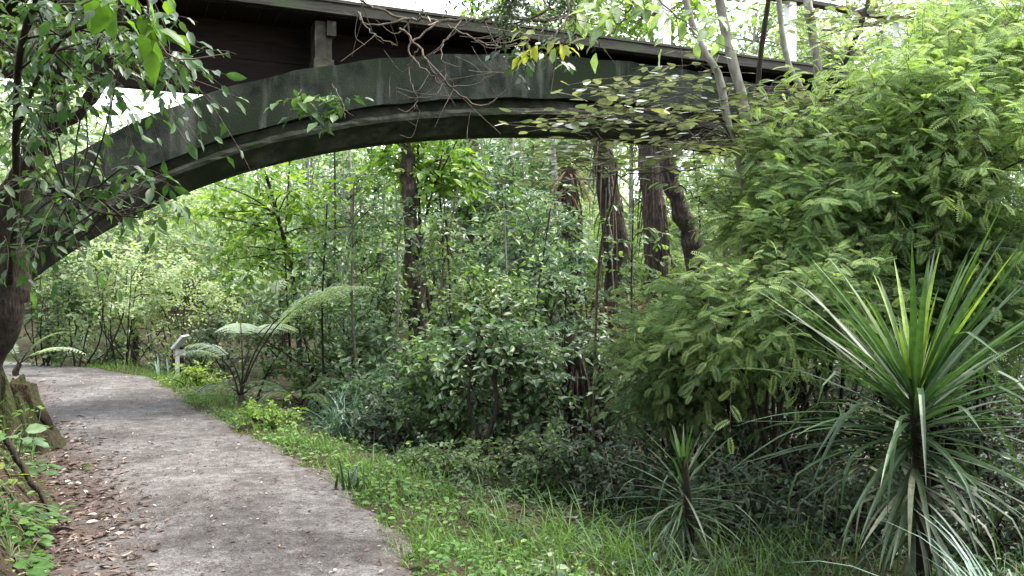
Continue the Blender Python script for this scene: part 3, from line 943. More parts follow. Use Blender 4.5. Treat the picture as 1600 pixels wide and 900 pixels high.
ferntrunk('tree_fern', 'thick dark tree fern trunk with flared base and hanging roots under the arch',
          [ground_at(972, 15.5), P(968, 470, 15.5), P(962, 380, 15.5), P(948, 290, 15.5), P(938, 205, 15.5)], .3, .16, 'flaky_bark', 71, 70, 0)
ferntrunk('tree_fern', 'reddish shaggy tree fern trunk between the dark trunk and the leaning trunk',
          [ground_at(1030, 18), P(1026, 420, 18), P(1022, 330, 18), P(1014, 250, 18), P(1010, 170, 18)], .25, .23, 'fern_bark', 72, 110, 0)
ferntrunk('tree_fern', 'brown tree fern trunk skirted with dead fronds left of the thick dark trunk',
          [ground_at(897, 18), P(894, 400, 18), P(890, 330, 18), P(888, 262, 18)], .2, .17, 'fern_bark', 73, 60, 44)
b = ground_at(1092, 17)
plant('leaning_tree', 'mottled grey trunk leaning left across the reddish shaggy trunk', 'tree', b,
      [([b, P(1084, 400, 17), P(1064, 330, 17), P(1042, 270, 17), P(1030, 190, 17)], .22, .13)],
      ell(P(1040, 175, 17), (.8, .6, .4), 5, np.random.default_rng(5)), LS(tw=6, tl=.5, n=7, L=.15, asp=.5, cr=.3), 'glossy', 'flaky_bark', 74, sides=10, rough=.1)
ferntrunk('tree_fern', 'short shaggy brown fern trunk in the dark undergrowth above the grass',
          [ground_at(906, 8.6), P(905, 660, 8.6), P(903, 600, 8.6), P(898, 560, 8.6)], .10, .09, 'dark_bark', 75, 60, 0)

def vine(label, pts, r, bark, seed):
    p = spline(pts, 40); p[1:-1] += np.random.default_rng(seed).normal(size=(38, 3)) * .012
    mb = MB(); mb.tubes(p, np.linspace(r, r * .7, 40), 5)
    o = mb.build('hanging_vine', M[bark], None, True)
    return tag(o, label, 'vine')


vine('long pale vine hanging down in front of the thick dark fern trunk', [P(950, 225, 14.9), P(953, 330, 14.9), P(957, 430, 14.9), P(964, 500, 14.9), P(972, 560, 14.8), P(950, 600, 14.7)], .014, 'grey_bark', 1)
vine('thin grey vine hanging beside the leaning trunk', [P(985, 240, 16.5), P(988, 330, 16.5), P(984, 420, 16.5), P(990, 480, 16.5)], .012, 'grey_bark', 2)
vine('thin dark twig stretching sideways below the far end of the arch', [P(1095, 262, 7.4), P(1050, 268, 7.2), P(990, 272, 7.1), P(935, 268, 7.0), P(880, 250, 7.0)], .006, 'dark_stem', 3)
vine('long thin dark twig sloping down in front of the leaning trunk', [P(1060, 290, 7.4), P(1120, 330, 7.3), P(1180, 348, 7.2), P(1240, 380, 7.1)], .006, 'dark_stem', 4)

# tree ferns with fronds
b = ground_at(376, 11.4)
treefern('silver-topped young tree fern with tall arching fronds beside the path bend', b, b + UP * .2, .05,
         [(104, 68, 2.75, 1.5, .82, .42), (-80, 84, 1.3, 2.1, .75, .5), (-125, 80, 1.2, 2.1, .8, .5), (20, 84, 1.8, 2.3, .8, .55), (-20, 85, 1.7, 2.3, .8, .55),
          (66, 76, 2.4, 1.5, .8, .5), (-150, 40, .8, 1.4, .5), (110, 35, .8, 1.4, .5)],
         'fern_top', 80, pin=.40, hang=.30)
b = ground_at(440, 17)
treefern('pale tree fern crown glowing in the gap above the silver-topped fern', b, b + UP * 1.75, .09,
         [(a, e, L, 1.7, .7) for a, e, L in ((80, 45, 1.5), (-85, 40, 1.6), (120, 40, 1.3), (-130, 35, 1.3), (20, 50, 1.4), (-40, 45, 1.4), (170, 30, 1.2), (60, 20, 1.3))], 'fern_top', 81, pin=.4)
b = ground_at(205, 17)
treefern('yellow-green tree fern half hidden in pale bushes left of the small sign', b, b + UP * .9, .07,
         [(a, e, L, 1.6, .9) for a, e, L in ((-80, 55, 1.3), (85, 50, 1.2), (-140, 45, 1.1), (140, 45, 1.1), (-30, 60, 1.2), (40, 55, 1.2))], 'fern_top', 82, pin=.34)
b = ground_at(30, 14.2)
treefern('low fern with a long frond reaching down towards the path end', b, b + UP * .3, .05,
         [(100, 34, 1.35, 1.2, .85), (75, 62, 1.0, 1.3, .4), (-60, 60, .9, 1.2, .35), (-140, 60, .8, 1.2, .35)], 'fern_top', 83, pin=.28)
b = ground_at(1090, 10.5)
treefern('dusky blue-green fern below the leaning trunk', b, b + UP * .95, .06,
         [(a, e, L, 1.7, .35) for a, e, L in ((80, 50, 1.3), (-85, 45, 1.3), (140, 40, 1.2), (-140, 40, 1.2), (-170, 25, 1.1), (30, 55, 1.2), (-50, 55, 1.2), (170, 55, 1.2))], 'fern_top', 84, pin=.38)
b = ground_at(1150, 16.5)
treefern('tree fern crown showing its fronds in the gap beside the feathery shrub', b, b + UP * 1.75, .09,
         [(a, e, L, 1.6, .6) for a, e, L in ((80, 45, 1.4), (-85, 40, 1.4), (120, 30, 1.3), (-130, 30, 1.3), (20, 50, 1.4), (-170, 30, 1.2))], 'fern_top', 85, pin=.38)
b = ground_at(470, 10.6)
treefern('brownish low fern in front of the dark thicket right of the silver-topped fern', b, b + UP * .25, .05,
         [(a, e, L, 1.6, .6) for a, e, L in ((80, 55, .8), (-85, 50, .9), (140, 40, .8), (-150, 40, .8), (-120, 20, .9), (30, 60, .8))], 'fern_green', 86, pin=.26, name='ground_fern')
# ------------------------------------------------------------------ bushes beyond and beside the path
GL = dict(tw=8, tl=.4, n=8, L=.1, asp=.62, cr=.18, tr=.003, face=1.2)
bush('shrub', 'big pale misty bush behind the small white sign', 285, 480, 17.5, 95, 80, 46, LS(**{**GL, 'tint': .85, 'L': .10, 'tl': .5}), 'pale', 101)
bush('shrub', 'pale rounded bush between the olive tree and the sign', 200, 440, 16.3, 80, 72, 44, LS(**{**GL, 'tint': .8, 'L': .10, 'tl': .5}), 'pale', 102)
bush('shrub', 'olive leafy bush above the grassy top of the left bank', 80, 470, 15.8, 50, 85, 36, LS(**{**GL, 'tint': .45, 'L': .10}), 'glossy', 103)
bush('shrub', 'dark bush at the bend where the path turns out of sight', 140, 535, 17.4, 75, 42, 30, LS(**{**GL, 'tint': .35, 'L': .09}), 'glossy', 104)
bush('shrub', 'dark-stemmed shadowy bush directly behind the sign post', 330, 545, 16.6, 75, 45, 30, LS(**{**GL, 'tint': .35, 'L': .09}), 'dusky', 105)
bush('shrub', 'mid-green bush filling the hollow right of the tree fern stalks', 470, 530, 12.8, 75, 90, 44, LS(**{**GL, 'tint': .45}), 'glossy', 106)
bush('shrub', 'grey-sheened thicket left of the tall mossy trunk', 575, 560, 12.0, 75, 100, 56, LS(**{**GL, 'tint': .5, 'L': .092}), 'grey_leaf', 107)
bush('shrub', 'open leafy bush beneath the slender pole cluster', 555, 435, 15.5, 90, 75, 34, LS(**{**GL, 'tint': .5, 'L': .10}), 'glossy', 108)
bush('shrub', 'bright glossy shrub catching light in the middle of the thicket', 762, 490, 9.6, 92, 66, 46, LS(**{**GL, 'tint': .72, 'L': .08}), 'glossy', 109, base_px=770)
bush('shrub', 'grey-green shrub against the flared dark fern trunk', 868, 470, 11.0, 72, 76, 40, LS(**{**GL, 'tint': .55, 'L': .092, 'flat': .5}), 'grey_leaf', 110)
bush('shrub', 'low dense shrub in front of the mossy trunk', 700, 590, 9.2, 88, 64, 46, LS(**{**GL, 'tint': .45, 'L': .092}), 'glossy', 111)
bush('shrub', 'white-sheened leafy shrub above the dark hollow of thin stems', 810, 610, 8.6, 92, 70, 54, LS(**{**GL, 'tint': .5, 'L': .088}), 'grey_leaf', 112, base_px=800)
bush('shrub', 'shadowed shrub around the short brown fern trunk', 930, 600, 9.2, 72, 62, 40, LS(**{**GL, 'tint': .35, 'L': .088}), 'dusky', 113)
bush('shrub', 'dusky thicket low down right of the flax clump', 640, 660, 9.6, 90, 50, 34, LS(**{**GL, 'tint': .4, 'L': .088}), 'dusky', 114)
bush('shrub', 'reddish-brown twiggy bush at the foot of the dark fern trunk', 958, 490, 12.5, 46, 40, 20, LS(**{**GL, 'tint': .3, 'tw': 7, 'L': .088, 'flat': .35}), 'dead_frond', 115)
bush('shrub', 'tall soft shrub behind the dark fern trunk and shaggy trunk', 1000, 420, 20, 95, 70, 34, LS(**{**GL, 'tint': .6, 'L': .12, 'tl': .6}), 'bright', 116)
bush('shrub', 'blue-green leafy shrub in front of the pale peeling trunk', 835, 375, 14.5, 75, 65, 30, LS(**{**GL, 'tint': .6, 'L': .10, 'flat': .4}), 'grey_leaf', 117)
bush('shrub', 'scraggy shrub right of the tall mossy trunk at its middle', 705, 420, 14.0, 45, 80, 24, LS(**{**GL, 'tint': .5, 'L': .09}), 'glossy', 118)
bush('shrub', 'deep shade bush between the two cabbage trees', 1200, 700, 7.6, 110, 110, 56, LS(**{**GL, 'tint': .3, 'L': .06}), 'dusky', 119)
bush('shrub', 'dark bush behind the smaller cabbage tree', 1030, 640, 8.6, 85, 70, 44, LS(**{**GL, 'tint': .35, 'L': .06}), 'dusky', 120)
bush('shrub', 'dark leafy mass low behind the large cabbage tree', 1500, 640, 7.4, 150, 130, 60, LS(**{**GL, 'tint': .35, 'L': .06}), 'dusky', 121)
bush('shrub', 'yellow-green roadside herb bush spilling over the path edge', 420, 664, 9.4, 42, 22, 22, LS(**{**GL, 'tw': 7, 'tl': .22, 'L': .05, 'tint': .75, 'cr': .1}), 'bright', 122, 5, bark='green_stem', sr=.006)
bush('shrub', 'bright lime herb bush in front of the sign', 300, 592, 13.0, 34, 18, 20, LS(**{**GL, 'tw': 7, 'tl': .25, 'L': .06, 'tint': .85, 'cr': .12}), 'bright', 123, 5, bark='green_stem', sr=.006)
bush('shrub', 'small-leaved sprawling shrub hanging over the ground cover', 700, 735, 7.6, 90, 34, 30, LS(**{**GL, 'tw': 7, 'tl': .26, 'L': .05, 'tint': .5, 'cr': .12, 'flat': .4}), 'glossy', 124, 6, sr=.008)

bush('shrub', 'tall thin-leaved shrub left of the thick dark fern trunk, rising above its neighbours', 810, 430, 12.6, 70, 90, 40, LS(**{**GL, 'tint': .6, 'flat': .6}), 'grey_leaf', 151 + 100)
bush('shrub', 'tall open shrub with light leaf tips just left of the mossy trunk', 578, 470, 13.6, 46, 85, 28, LS(**{**GL, 'tint': .6, 'L': .11}), 'glossy', 252)
bush('shrub', 'upright leafy shrub between the mossy trunk and the bright glossy shrub', 742, 470, 12.2, 42, 80, 26, LS(**{**GL, 'tint': .55}), 'grey_leaf', 253)
bush('shrub', 'leafy shrub filling the foot of the reddish shaggy trunk', 1020, 470, 14.0, 70, 60, 34, LS(**{**GL, 'tint': .55, 'L': .11}), 'glossy', 254)
bush('shrub', 'dim shrub low in front of the shadowy hollow', 860, 720, 7.4, 70, 34, 30, LS(**{**GL, 'tint': .45, 'L': .055, 'tl': .25}), 'glossy', 255, 5, sr=.008)
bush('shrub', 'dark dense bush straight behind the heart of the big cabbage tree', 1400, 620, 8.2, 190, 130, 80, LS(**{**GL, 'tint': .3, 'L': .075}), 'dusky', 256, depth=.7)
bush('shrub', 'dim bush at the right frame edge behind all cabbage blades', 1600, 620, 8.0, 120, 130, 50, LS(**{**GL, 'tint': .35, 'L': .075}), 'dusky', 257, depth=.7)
bush('shrub', 'low leafy bush between the sedge tuft in shade and the mossy trunk foot', 600, 610, 10.6, 70, 46, 30, LS(**{**GL, 'tint': .5, 'L': .08}), 'grey_leaf', 258)

# the dark hollow: bare thin trunks of the understorey
HOL = [(737, 742, 650, 8.1, .034, 'thin dark trunk at the left of the shadowy hollow'), (772, 765, 655, 8.0, .045, 'thicker black trunk in the middle of the shadowy hollow'),
       (790, 802, 640, 8.2, .03, 'dark trunk with slight right lean in the shadowy hollow'), (815, 806, 650, 8.4, .024, 'slim dark trunk at the right of the shadowy hollow')]
for i, (a, b_, y, d, r, lb) in enumerate(HOL):
    bb = ground_at(a, d)
    tp = P(b_, y - 90, d + .1)
    plant('understorey_tree', lb, 'small tree', bb, [([bb, bb * .7 + tp * .3 + np.array([.07 * (-1) ** i, 0, 0]), bb * .35 + tp * .65 - np.array([.05 * (-1) ** i, 0, 0]), tp], r * .62, r * .4)],
          ell(tp + UP * .15, (.35, .3, .2), 6, np.random.default_rng(130 + i)), LS(**{**GL, 'tw': 5, 'L': .088, 'tint': .45}), 'grey_leaf', 'dark_stem', 130 + i)

# ------------------------------------------------------------------ feathery shrubs on the right
FE = dict(kind='pin', asp=1.0, tw=7, tl=.5, n=8, L=.145, cr=.18, tr=.003, droop=.22, hang=.05, fwd=.7, nvar=.3, roll=.35, gap=.08, tvar=.2, face=2.2)


def feather(name, label, blobs, sp, seed, base_px, base_d, stems=6, leaf='feather'):
    rng = np.random.default_rng(seed)
    cl = np.vstack([ell(P(x, y, d), np.array([rx * d / F, dep, ry * d / F]), n, rng, .45) for x, y, d, rx, ry, dep, n in blobs])
    b = ground_at(base_px, base_d)
    tr = []
    for k in range(stems * 2):
        e = cl[rng.integers(len(cl))] + np.array([0, rng.uniform(-.25, .1), 0])
        b2 = b + np.array([rng.normal() * .15, rng.normal() * .15, 0]); b2[2] = gzp(b2[0], b2[1]) - .05
        tr.append(([b2, b2 * .5 + e * .5 + rng.normal(size=3) * .12 + np.array([0, .1, 0]), e], .026 * rng.uniform(.6, 1.2), .008))
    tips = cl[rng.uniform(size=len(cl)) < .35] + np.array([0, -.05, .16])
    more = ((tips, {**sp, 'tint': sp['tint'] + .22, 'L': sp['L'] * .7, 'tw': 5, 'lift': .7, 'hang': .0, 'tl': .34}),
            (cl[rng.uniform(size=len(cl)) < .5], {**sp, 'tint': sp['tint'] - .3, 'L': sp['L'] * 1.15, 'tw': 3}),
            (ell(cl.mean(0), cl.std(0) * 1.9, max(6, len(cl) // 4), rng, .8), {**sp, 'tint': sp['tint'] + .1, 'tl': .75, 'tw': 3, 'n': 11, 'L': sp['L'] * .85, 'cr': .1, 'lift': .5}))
    return plant(name, label, 'shrub', b, tr, cl, sp, leaf, 'dark_stem', seed, None, 'stems', 'foliage', (.014, .004), (.25, .98), 6, more=more)


feather('feathery_shrub', 'largest feathery shrub, bright yellow-green, towering behind the big cabbage tree',
        [(1510, 130, 7.2, 115, 90, .7, 36), (1415, 180, 7.0, 85, 75, .7, 28), (1540, 250, 6.6, 110, 90, .6, 30), (1400, 290, 6.9, 110, 80, .6, 32), (1560, 60, 7.6, 90, 80, .7, 26)],
        LS(**{**FE, 'tint': .72}), 141, 1460, 7.6, 8)
feather('feathery_shrub', 'feathery soft green shrub sloping down in front of the far end of the arch',
        [(1270, 270, 7.4, 105, 65, .6, 30), (1190, 335, 7.6, 85, 60, .6, 22), (1290, 370, 7.0, 110, 70, .6, 28)],
        LS(**{**FE, 'tint': .64}), 142, 1250, 7.8, 7)
feather('feathery_shrub', 'low feathery shrub with drooping sprays left of the big cabbage tree blades',
        [(1200, 480, 6.6, 130, 60, .5, 40), (1280, 450, 6.6, 90, 50, .5, 20), (1120, 520, 7.2, 90, 55, .5, 26)],
        LS(**{**FE, 'tint': .62, 'L': .125, 'flat': .5, 'lift': .0}), 143, 1210, 7.1, 6)
feather('feathery_shrub', 'darker feathery bush in shade below the dusky fern', [(1060, 560, 7.9, 90, 70, .5, 36), (1130, 600, 7.6, 80, 60, .5, 22)],
        LS(**{**FE, 'tint': .42, 'L': .115}), 144, 1070, 8.0, 5)
feather('feathery_shrub', 'shaded feathery shrub filling the right edge behind the big cabbage tree', [(1560, 450, 6.6, 80, 90, .5, 34), (1450, 440, 7.4, 110, 70, .5, 24)],
        LS(**{**FE, 'tint': .36}), 145, 1560, 6.9, 5)

# ------------------------------------------------------------------ young trees in front of the far arch, with layered leaves
LAY = dict(kind='flat', asp=.74, tw=3, tl=.5, n=4, L=.108, cr=.12, wob=.06, dvar=.14, tr=.0042, flat=.06, lift=.03, droop=.06, hang=.0, up=1.6, nvar=.3, face=0, fwd=.5, roll=.1, tvar=.2)


def layered(label, pts, ra, rb, blobs, seed, tint=.45, bark='grey_bark', **kw):
    rng = np.random.default_rng(seed)
    cl = np.vstack([ell(P(x, y, d), np.array([rx * d / F, .4, ry * d / F]), n, rng, .2) for x, y, d, rx, ry, n in blobs])
    return plant('young_tree', label, 'young tree', pts[0], [(pts, ra, rb)], cl, LS(**{**LAY, 'tint': tint, **kw}), 'layered', bark, seed, None, 'trunk', 'crown', (.0035, .002), (.35, .97), 8)


def gp(px, d):
    return ground_at(px, d)


layered('smooth grey curved trunk, thickest in front of the far arch, with flat leaf layers',
        [gp(1190, 7.9), P(1180, 330, 7.9), P(1170, 220, 7.9), P(1158, 150, 7.9), P(1135, 60, 7.9), P(1112, -60, 7.9)], .062, .04,
        [(1110, 165, 8.3, 80, 24, 8), (1110, 215, 8.1, 70, 18, 8), (1170, -30, 7.9, 90, 40, 8)], 151)
layered('forked grey young tree left of the thickest smooth trunk, with layered flat leaf sprays',
        [gp(1165, 7.6), P(1160, 300, 7.6), P(1140, 210, 7.6), P(1122, 120, 7.6), P(1085, 50, 7.6), P(1055, -60, 7.6)], .045, .028,
        [(990, 140, 6.9, 75, 28, 7), (960, 180, 6.7, 60, 26, 5), (1060, 180, 7.2, 60, 30, 6), (1080, 110, 8.3, 80, 12, 5), (1030, 235, 7.0, 80, 20, 7), (1120, 240, 8.2, 60, 20, 6)], 152, .5)
layered('slim dark upright stem between the forked young tree and the white railing post',
        [gp(1190, 8.4), P(1180, 260, 8.4), P(1185, 120, 8.4), P(1200, 0, 8.4), P(1208, -70, 8.4)], .032, .022,
        [(1210, 170, 7.6, 60, 22, 8), (1220, -25, 8.4, 50, 25, 5)], 153, .4, 'dark_bark')
layered('thin pale stem bending right in front of the white railing post',
        [gp(1290, 8.0), P(1285, 240, 8.0), P(1255, 150, 8.0), P(1228, 90, 8.0), P(1216, 0, 8.0), P(1212, -60, 8.0)], .034, .022,
        [(1240, 160, 7.5, 60, 20, 8), (1260, 215, 7.3, 60, 16, 6)], 154, .4)
layered('straight pale young tree right of the white railing post',
        [gp(1300, 8.8), P(1292, 250, 8.8), P(1280, 130, 8.8), P(1262, 10, 8.8), P(1255, -60, 8.8)], .052, .045,
        [(1310, 40, 8.8, 80, 50, 6), (1290, 170, 8.2, 50, 16, 5)], 155, .5)
layered('dark stem leaning strongly to the right in front of the handrail',
        [gp(1270, 9.0), P(1290, 200, 9.0), P(1310, 120, 9.0), P(1340, 50, 9.0), P(1372, -50, 9.0)], .03, .026,
        [(1400, 40, 9.0, 60, 40, 7)], 156, .6, 'dark_bark')
layered('low sprig of round pale leaves held out beneath the arch crown',
        [gp(925, 8.2), P(935, 420, 8.0), P(960, 300, 7.6), P(960, 250, 7.3), P(930, 205, 7.1)], .014, .007,
        [(885, 192, 7.0, 34, 9, 3), (930, 235, 7.1, 46, 16, 5), (905, 262, 7.1, 36, 14, 3)], 157, .35, 'twig', L=.12, asp=.72, tw=4)

# ------------------------------------------------------------------ overhanging branches at the top
def hanging(name, label, cat, mains, side, leafspec, leaf, seed, bark='twig', clumps=(), base=None):
    rng = np.random.default_rng(seed)
    root = thing(name, label, cat, mains[0][0][0])
    mb = MB()
    for pts, ra, rb in mains:
        p = spline(pts, 6 * len(pts)); p[1:-1] += rng.normal(size=(len(p) - 2, 3)) * .007
        mb.tubes(p, np.linspace(ra, rb, len(p)), 5)
        for k in range(int(side * len(pts))):
            i = rng.integers(len(p) // 4, len(p)); s = p[i]
            L = rng.uniform(.12, .5)
            d = norm(rng.normal(size=3) * np.array([1, .6, .7]) + np.array([.2, 0, -.55]))
            q = spline([s, s + d * L * .5 + rng.normal(size=3) * .05, s + d * L + np.array([0, 0, .04])], 8)
            mb.tubes(q, np.linspace(rb * .8, .0018, 8), 4)
    mb.build('branch', M[bark], root, True)
    if len(clumps):
        mb = MB(); leafy(mb, np.asarray(clumps), leafspec, rng)
        mb.build('foliage', [M[leaf], M['twig']], root, True)
    return root


r_ = np.random.default_rng(9)
# the tree they grow from stands out of the picture, to the right of the photographer's head height
hanging('overhanging_branch', 'tangle of bare grey twigs hanging in front of the bridge deck', 'branch',
        [([P(1000, -130, 6.6), P(930, -10, 6.5), P(870, 30, 6.4), P(800, 28, 6.4), P(760, 30, 6.4), P(690, 33, 6.5), P(640, 30, 6.6), P(590, 15, 6.6), P(555, -5, 6.6)], .022, .008),
         ([P(690, 33, 6.5), P(640, 75, 6.4), P(665, 110, 6.3), P(700, 135, 6.3), P(760, 125, 6.3), P(790, 90, 6.3)], .008, .003),
         ([P(640, 30, 6.6), P(575, 40, 6.5), P(560, 20, 6.5), P(580, 50, 6.4), P(620, 70, 6.4)], .008, .003),
         ([P(625, 45, 6.4), P(650, 70, 6.4), P(690, 120, 6.3), P(715, 145, 6.3), P(760, 165, 6.3), P(800, 125, 6.3), P(790, 95, 6.3)], .010, .004),
         ([P(700, 40, 6.4), P(735, 60, 6.3), P(770, 72, 6.3), P(815, 68, 6.3), P(830, 50, 6.3)], .007, .004),
         ([P(655, 75, 6.4), P(640, 110, 6.4), P(650, 150, 6.3), P(655, 180, 6.3)], .006, .002),
         ([P(740, 30, 6.4), P(700, 60, 6.4), P(690, 90, 6.3), P(715, 145, 6.3)], .006, .003)],
        1.3, None, None, 161)
r1 = np.random.default_rng(162)
hanging('overhanging_branch', 'dark small-leaved branch hanging over the top middle of the deck', 'branch',
        [([P(960, -140, 5.6), P(900, -40, 5.6), P(850, 20, 5.6), P(790, 40, 5.7)], .016, .006), ([P(880, -20, 5.6), P(900, 40, 5.6), P(880, 70, 5.6)], .008, .003)],
        2, LS(tw=6, tl=.22, n=9, L=.045, asp=.42, cr=.1, tr=.002, tint=.4, hang=.3), 'dusky', 162,
        clumps=np.vstack([ell(P(845, 15, 5.6), (.36, .3, .16), 20, r1), ell(P(780, -5, 5.7), (.3, .3, .1), 7, r1), ell(P(700, -12, 5.9), (.35, .3, .06), 8, r1)]))
hanging('overhanging_branch', 'short spray of yellow leaves hanging against the deck edge', 'branch',
        [([P(900, -60, 5.2), P(885, 20, 5.1), P(868, 55, 5.0), P(845, 72, 5.0)], .008, .003)], .5,
        LS(kind='l15', tw=3, tl=.13, n=4, L=.105, asp=.48, cr=.05, tr=.002, tint=.5, hang=.6), 'yellow', 163, clumps=[P(862, 66, 5.0), P(838, 70, 5.0)])
hanging('overhanging_branch', 'thin branch of large lime leaves at top centre right', 'branch',
        [([P(1040, -120, 5.4), P(1000, -20, 5.3), P(975, 30, 5.3), P(950, 60, 5.3)], .01, .003), ([P(1000, -20, 5.3), P(1060, 30, 5.3), P(1100, 60, 5.3)], .006, .003)], 1,
        LS(kind='l15', tw=3, tl=.28, n=5, L=.12, asp=.5, cr=.14, tr=.002, tint=.5, hang=.25), 'pale', 164,
        clumps=np.vstack([ell(P(965, 20, 5.3), (.16, .15, .12), 4, r1), ell(P(1070, 15, 5.3), (.3, .2, .12), 4, r1)]))
hanging('overhanging_branch', 'shadowed sprig of broad leaves lying against the arch face', 'branch',
        [([P(470, 140, 9.0), P(465, 160, 8.9), P(480, 180, 8.9)], .006, .003), ([P(520, 130, 9.1), P(535, 160, 9.0), P(540, 185, 8.9)], .006, .003)], 1,
        LS(kind='l15', tw=4, tl=.25, n=5, L=.16, asp=.5, cr=.08, tr=.002, tint=.3, hang=.3, flat=.5), 'glossy', 165, clumps=[P(468, 158, 8.9), P(480, 172, 8.9), P(530, 170, 8.9), P(540, 160, 9.0)])
hanging('overhanging_branch', 'dark sprig with a few yellowing leaves at the right of the bare twigs', 'branch',
        [([P(840, 40, 6.2), P(810, 90, 6.1), P(800, 110, 6.1)], .006, .003)], 1,
        LS(kind='l15', tw=4, tl=.2, n=5, L=.085, asp=.5, cr=.1, tr=.002, tint=.35, hang=.4), 'dusky', 166, clumps=[P(800, 75, 6.1), P(812, 100, 6.1), P(870, 100, 6.1)])

# ------------------------------------------------------------------ the tree on the left bank
def left_tree():
    rng = np.random.default_rng(170)
    b = ground_at(-45, 7.6, .1)
    trunk = [b, P(-18, 560, 7.5), P(12, 480, 7.4), P(22, 420, 7.4), P(20, 330, 7.35), P(45, 255, 7.3), P(80, 195, 7.2), P(95, 110, 7.1), P(110, 20, 7.0), P(150, -120, 6.8)]
    t2 = [P(80, 200, 7.2), P(130, 170, 7.1), P(170, 100, 6.9), P(190, 20, 6.7), P(230, -90, 6.5)]
    t3 = [P(15, 440, 7.3), P(24, 330, 6.2), P(27, 200, 5.4), P(34, 80, 5.0), P(70, -40, 4.7)]
    t4 = [P(27, 200, 5.4), P(100, 60, 4.8), P(220, 40, 4.5), P(320, 80, 4.4)]
    t5 = [P(24, 330, 6.2), P(90, 300, 5.2), P(150, 330, 4.9), P(215, 340, 4.8)]
    blobs = [(50, 290, 5.0, 60, 40, 9), (150, 300, 4.9, 60, 30, 4), (50, 370, 5.0, 50, 30, 5), (215, 255, 4.7, 30, 16, 2), (80, 150, 5.0, 70, 60, 10),
             (200, 110, 4.7, 70, 45, 8), (270, 90, 4.5, 40, 30, 4), (120, 40, 5.0, 120, 45, 14), (30, 60, 5.3, 60, 60, 8), (230, 20, 4.6, 60, 30, 4), (40, 210, 5.8, 40, 40, 5), (215, 325, 4.8, 20, 14, 2)]
    cl = np.vstack([ell(P(x, y, d), np.array([rx * d / F, .3, ry * d / F]), n, rng, .1) for x, y, d, rx, ry, n in blobs])
    back = np.vstack([ell(P(x, y, d), np.array([rx * d / F, .5, ry * d / F]), n, rng, .1) for x, y, d, rx, ry, n in
                      [(60, 50, 7.0, 130, 50, 16), (20, 180, 7.0, 40, 50, 4), (110, 80, 6.8, 80, 30, 7)]])
    sp = LS(kind='l15', tw=3, tl=.38, n=6, L=.09, asp=.44, cr=.10, tr=.0022, tint=.22, hang=.45, droop=.5, lift=.12, tvar=.22, nvar=.5, dir=(.4, 0, -.02), gap=.22)
    sp2 = LS(kind='l6', tw=5, tl=.4, n=7, L=.10, asp=.44, cr=.14, tr=.0022, tint=.35, hang=.5, droop=.5, tvar=.2, nvar=.5)
    plant('bank_tree', 'dark-trunked tree on the left bank with leafy sprays hanging over the arch', 'tree', b,
          [(trunk, .15, .08), (t2, .07, .03), (t3, .03, .016), (t4, .014, .006), (t5, .012, .005)], cl, sp, 'glossy', 'dark_bark', 171, None, 'trunk', 'crown', (.008, .003), (.2, .97), 10, .1, more=((back, sp2),))


left_tree()
r2 = np.random.default_rng(172)
hanging('overhanging_branch', 'closest spray of large bright leaves hanging in at the top left corner', 'branch',
        [([P(200, -220, 2.6), P(215, -90, 2.5), P(235, -10, 2.4), P(225, 30, 2.4)], .007, .003), ([P(215, -90, 2.5), P(180, -10, 2.5), P(130, 10, 2.5)], .005, .002)], .3,
        LS(kind='l15', tw=2, tl=.12, n=4, L=.095, asp=.5, cr=.05, tr=.0015, tint=.35, hang=.9, lift=-.2), 'bright', 173,
        clumps=[P(225, 15, 2.4), P(190, -5, 2.45), P(140, 0, 2.5), P(250, -30, 2.4)])

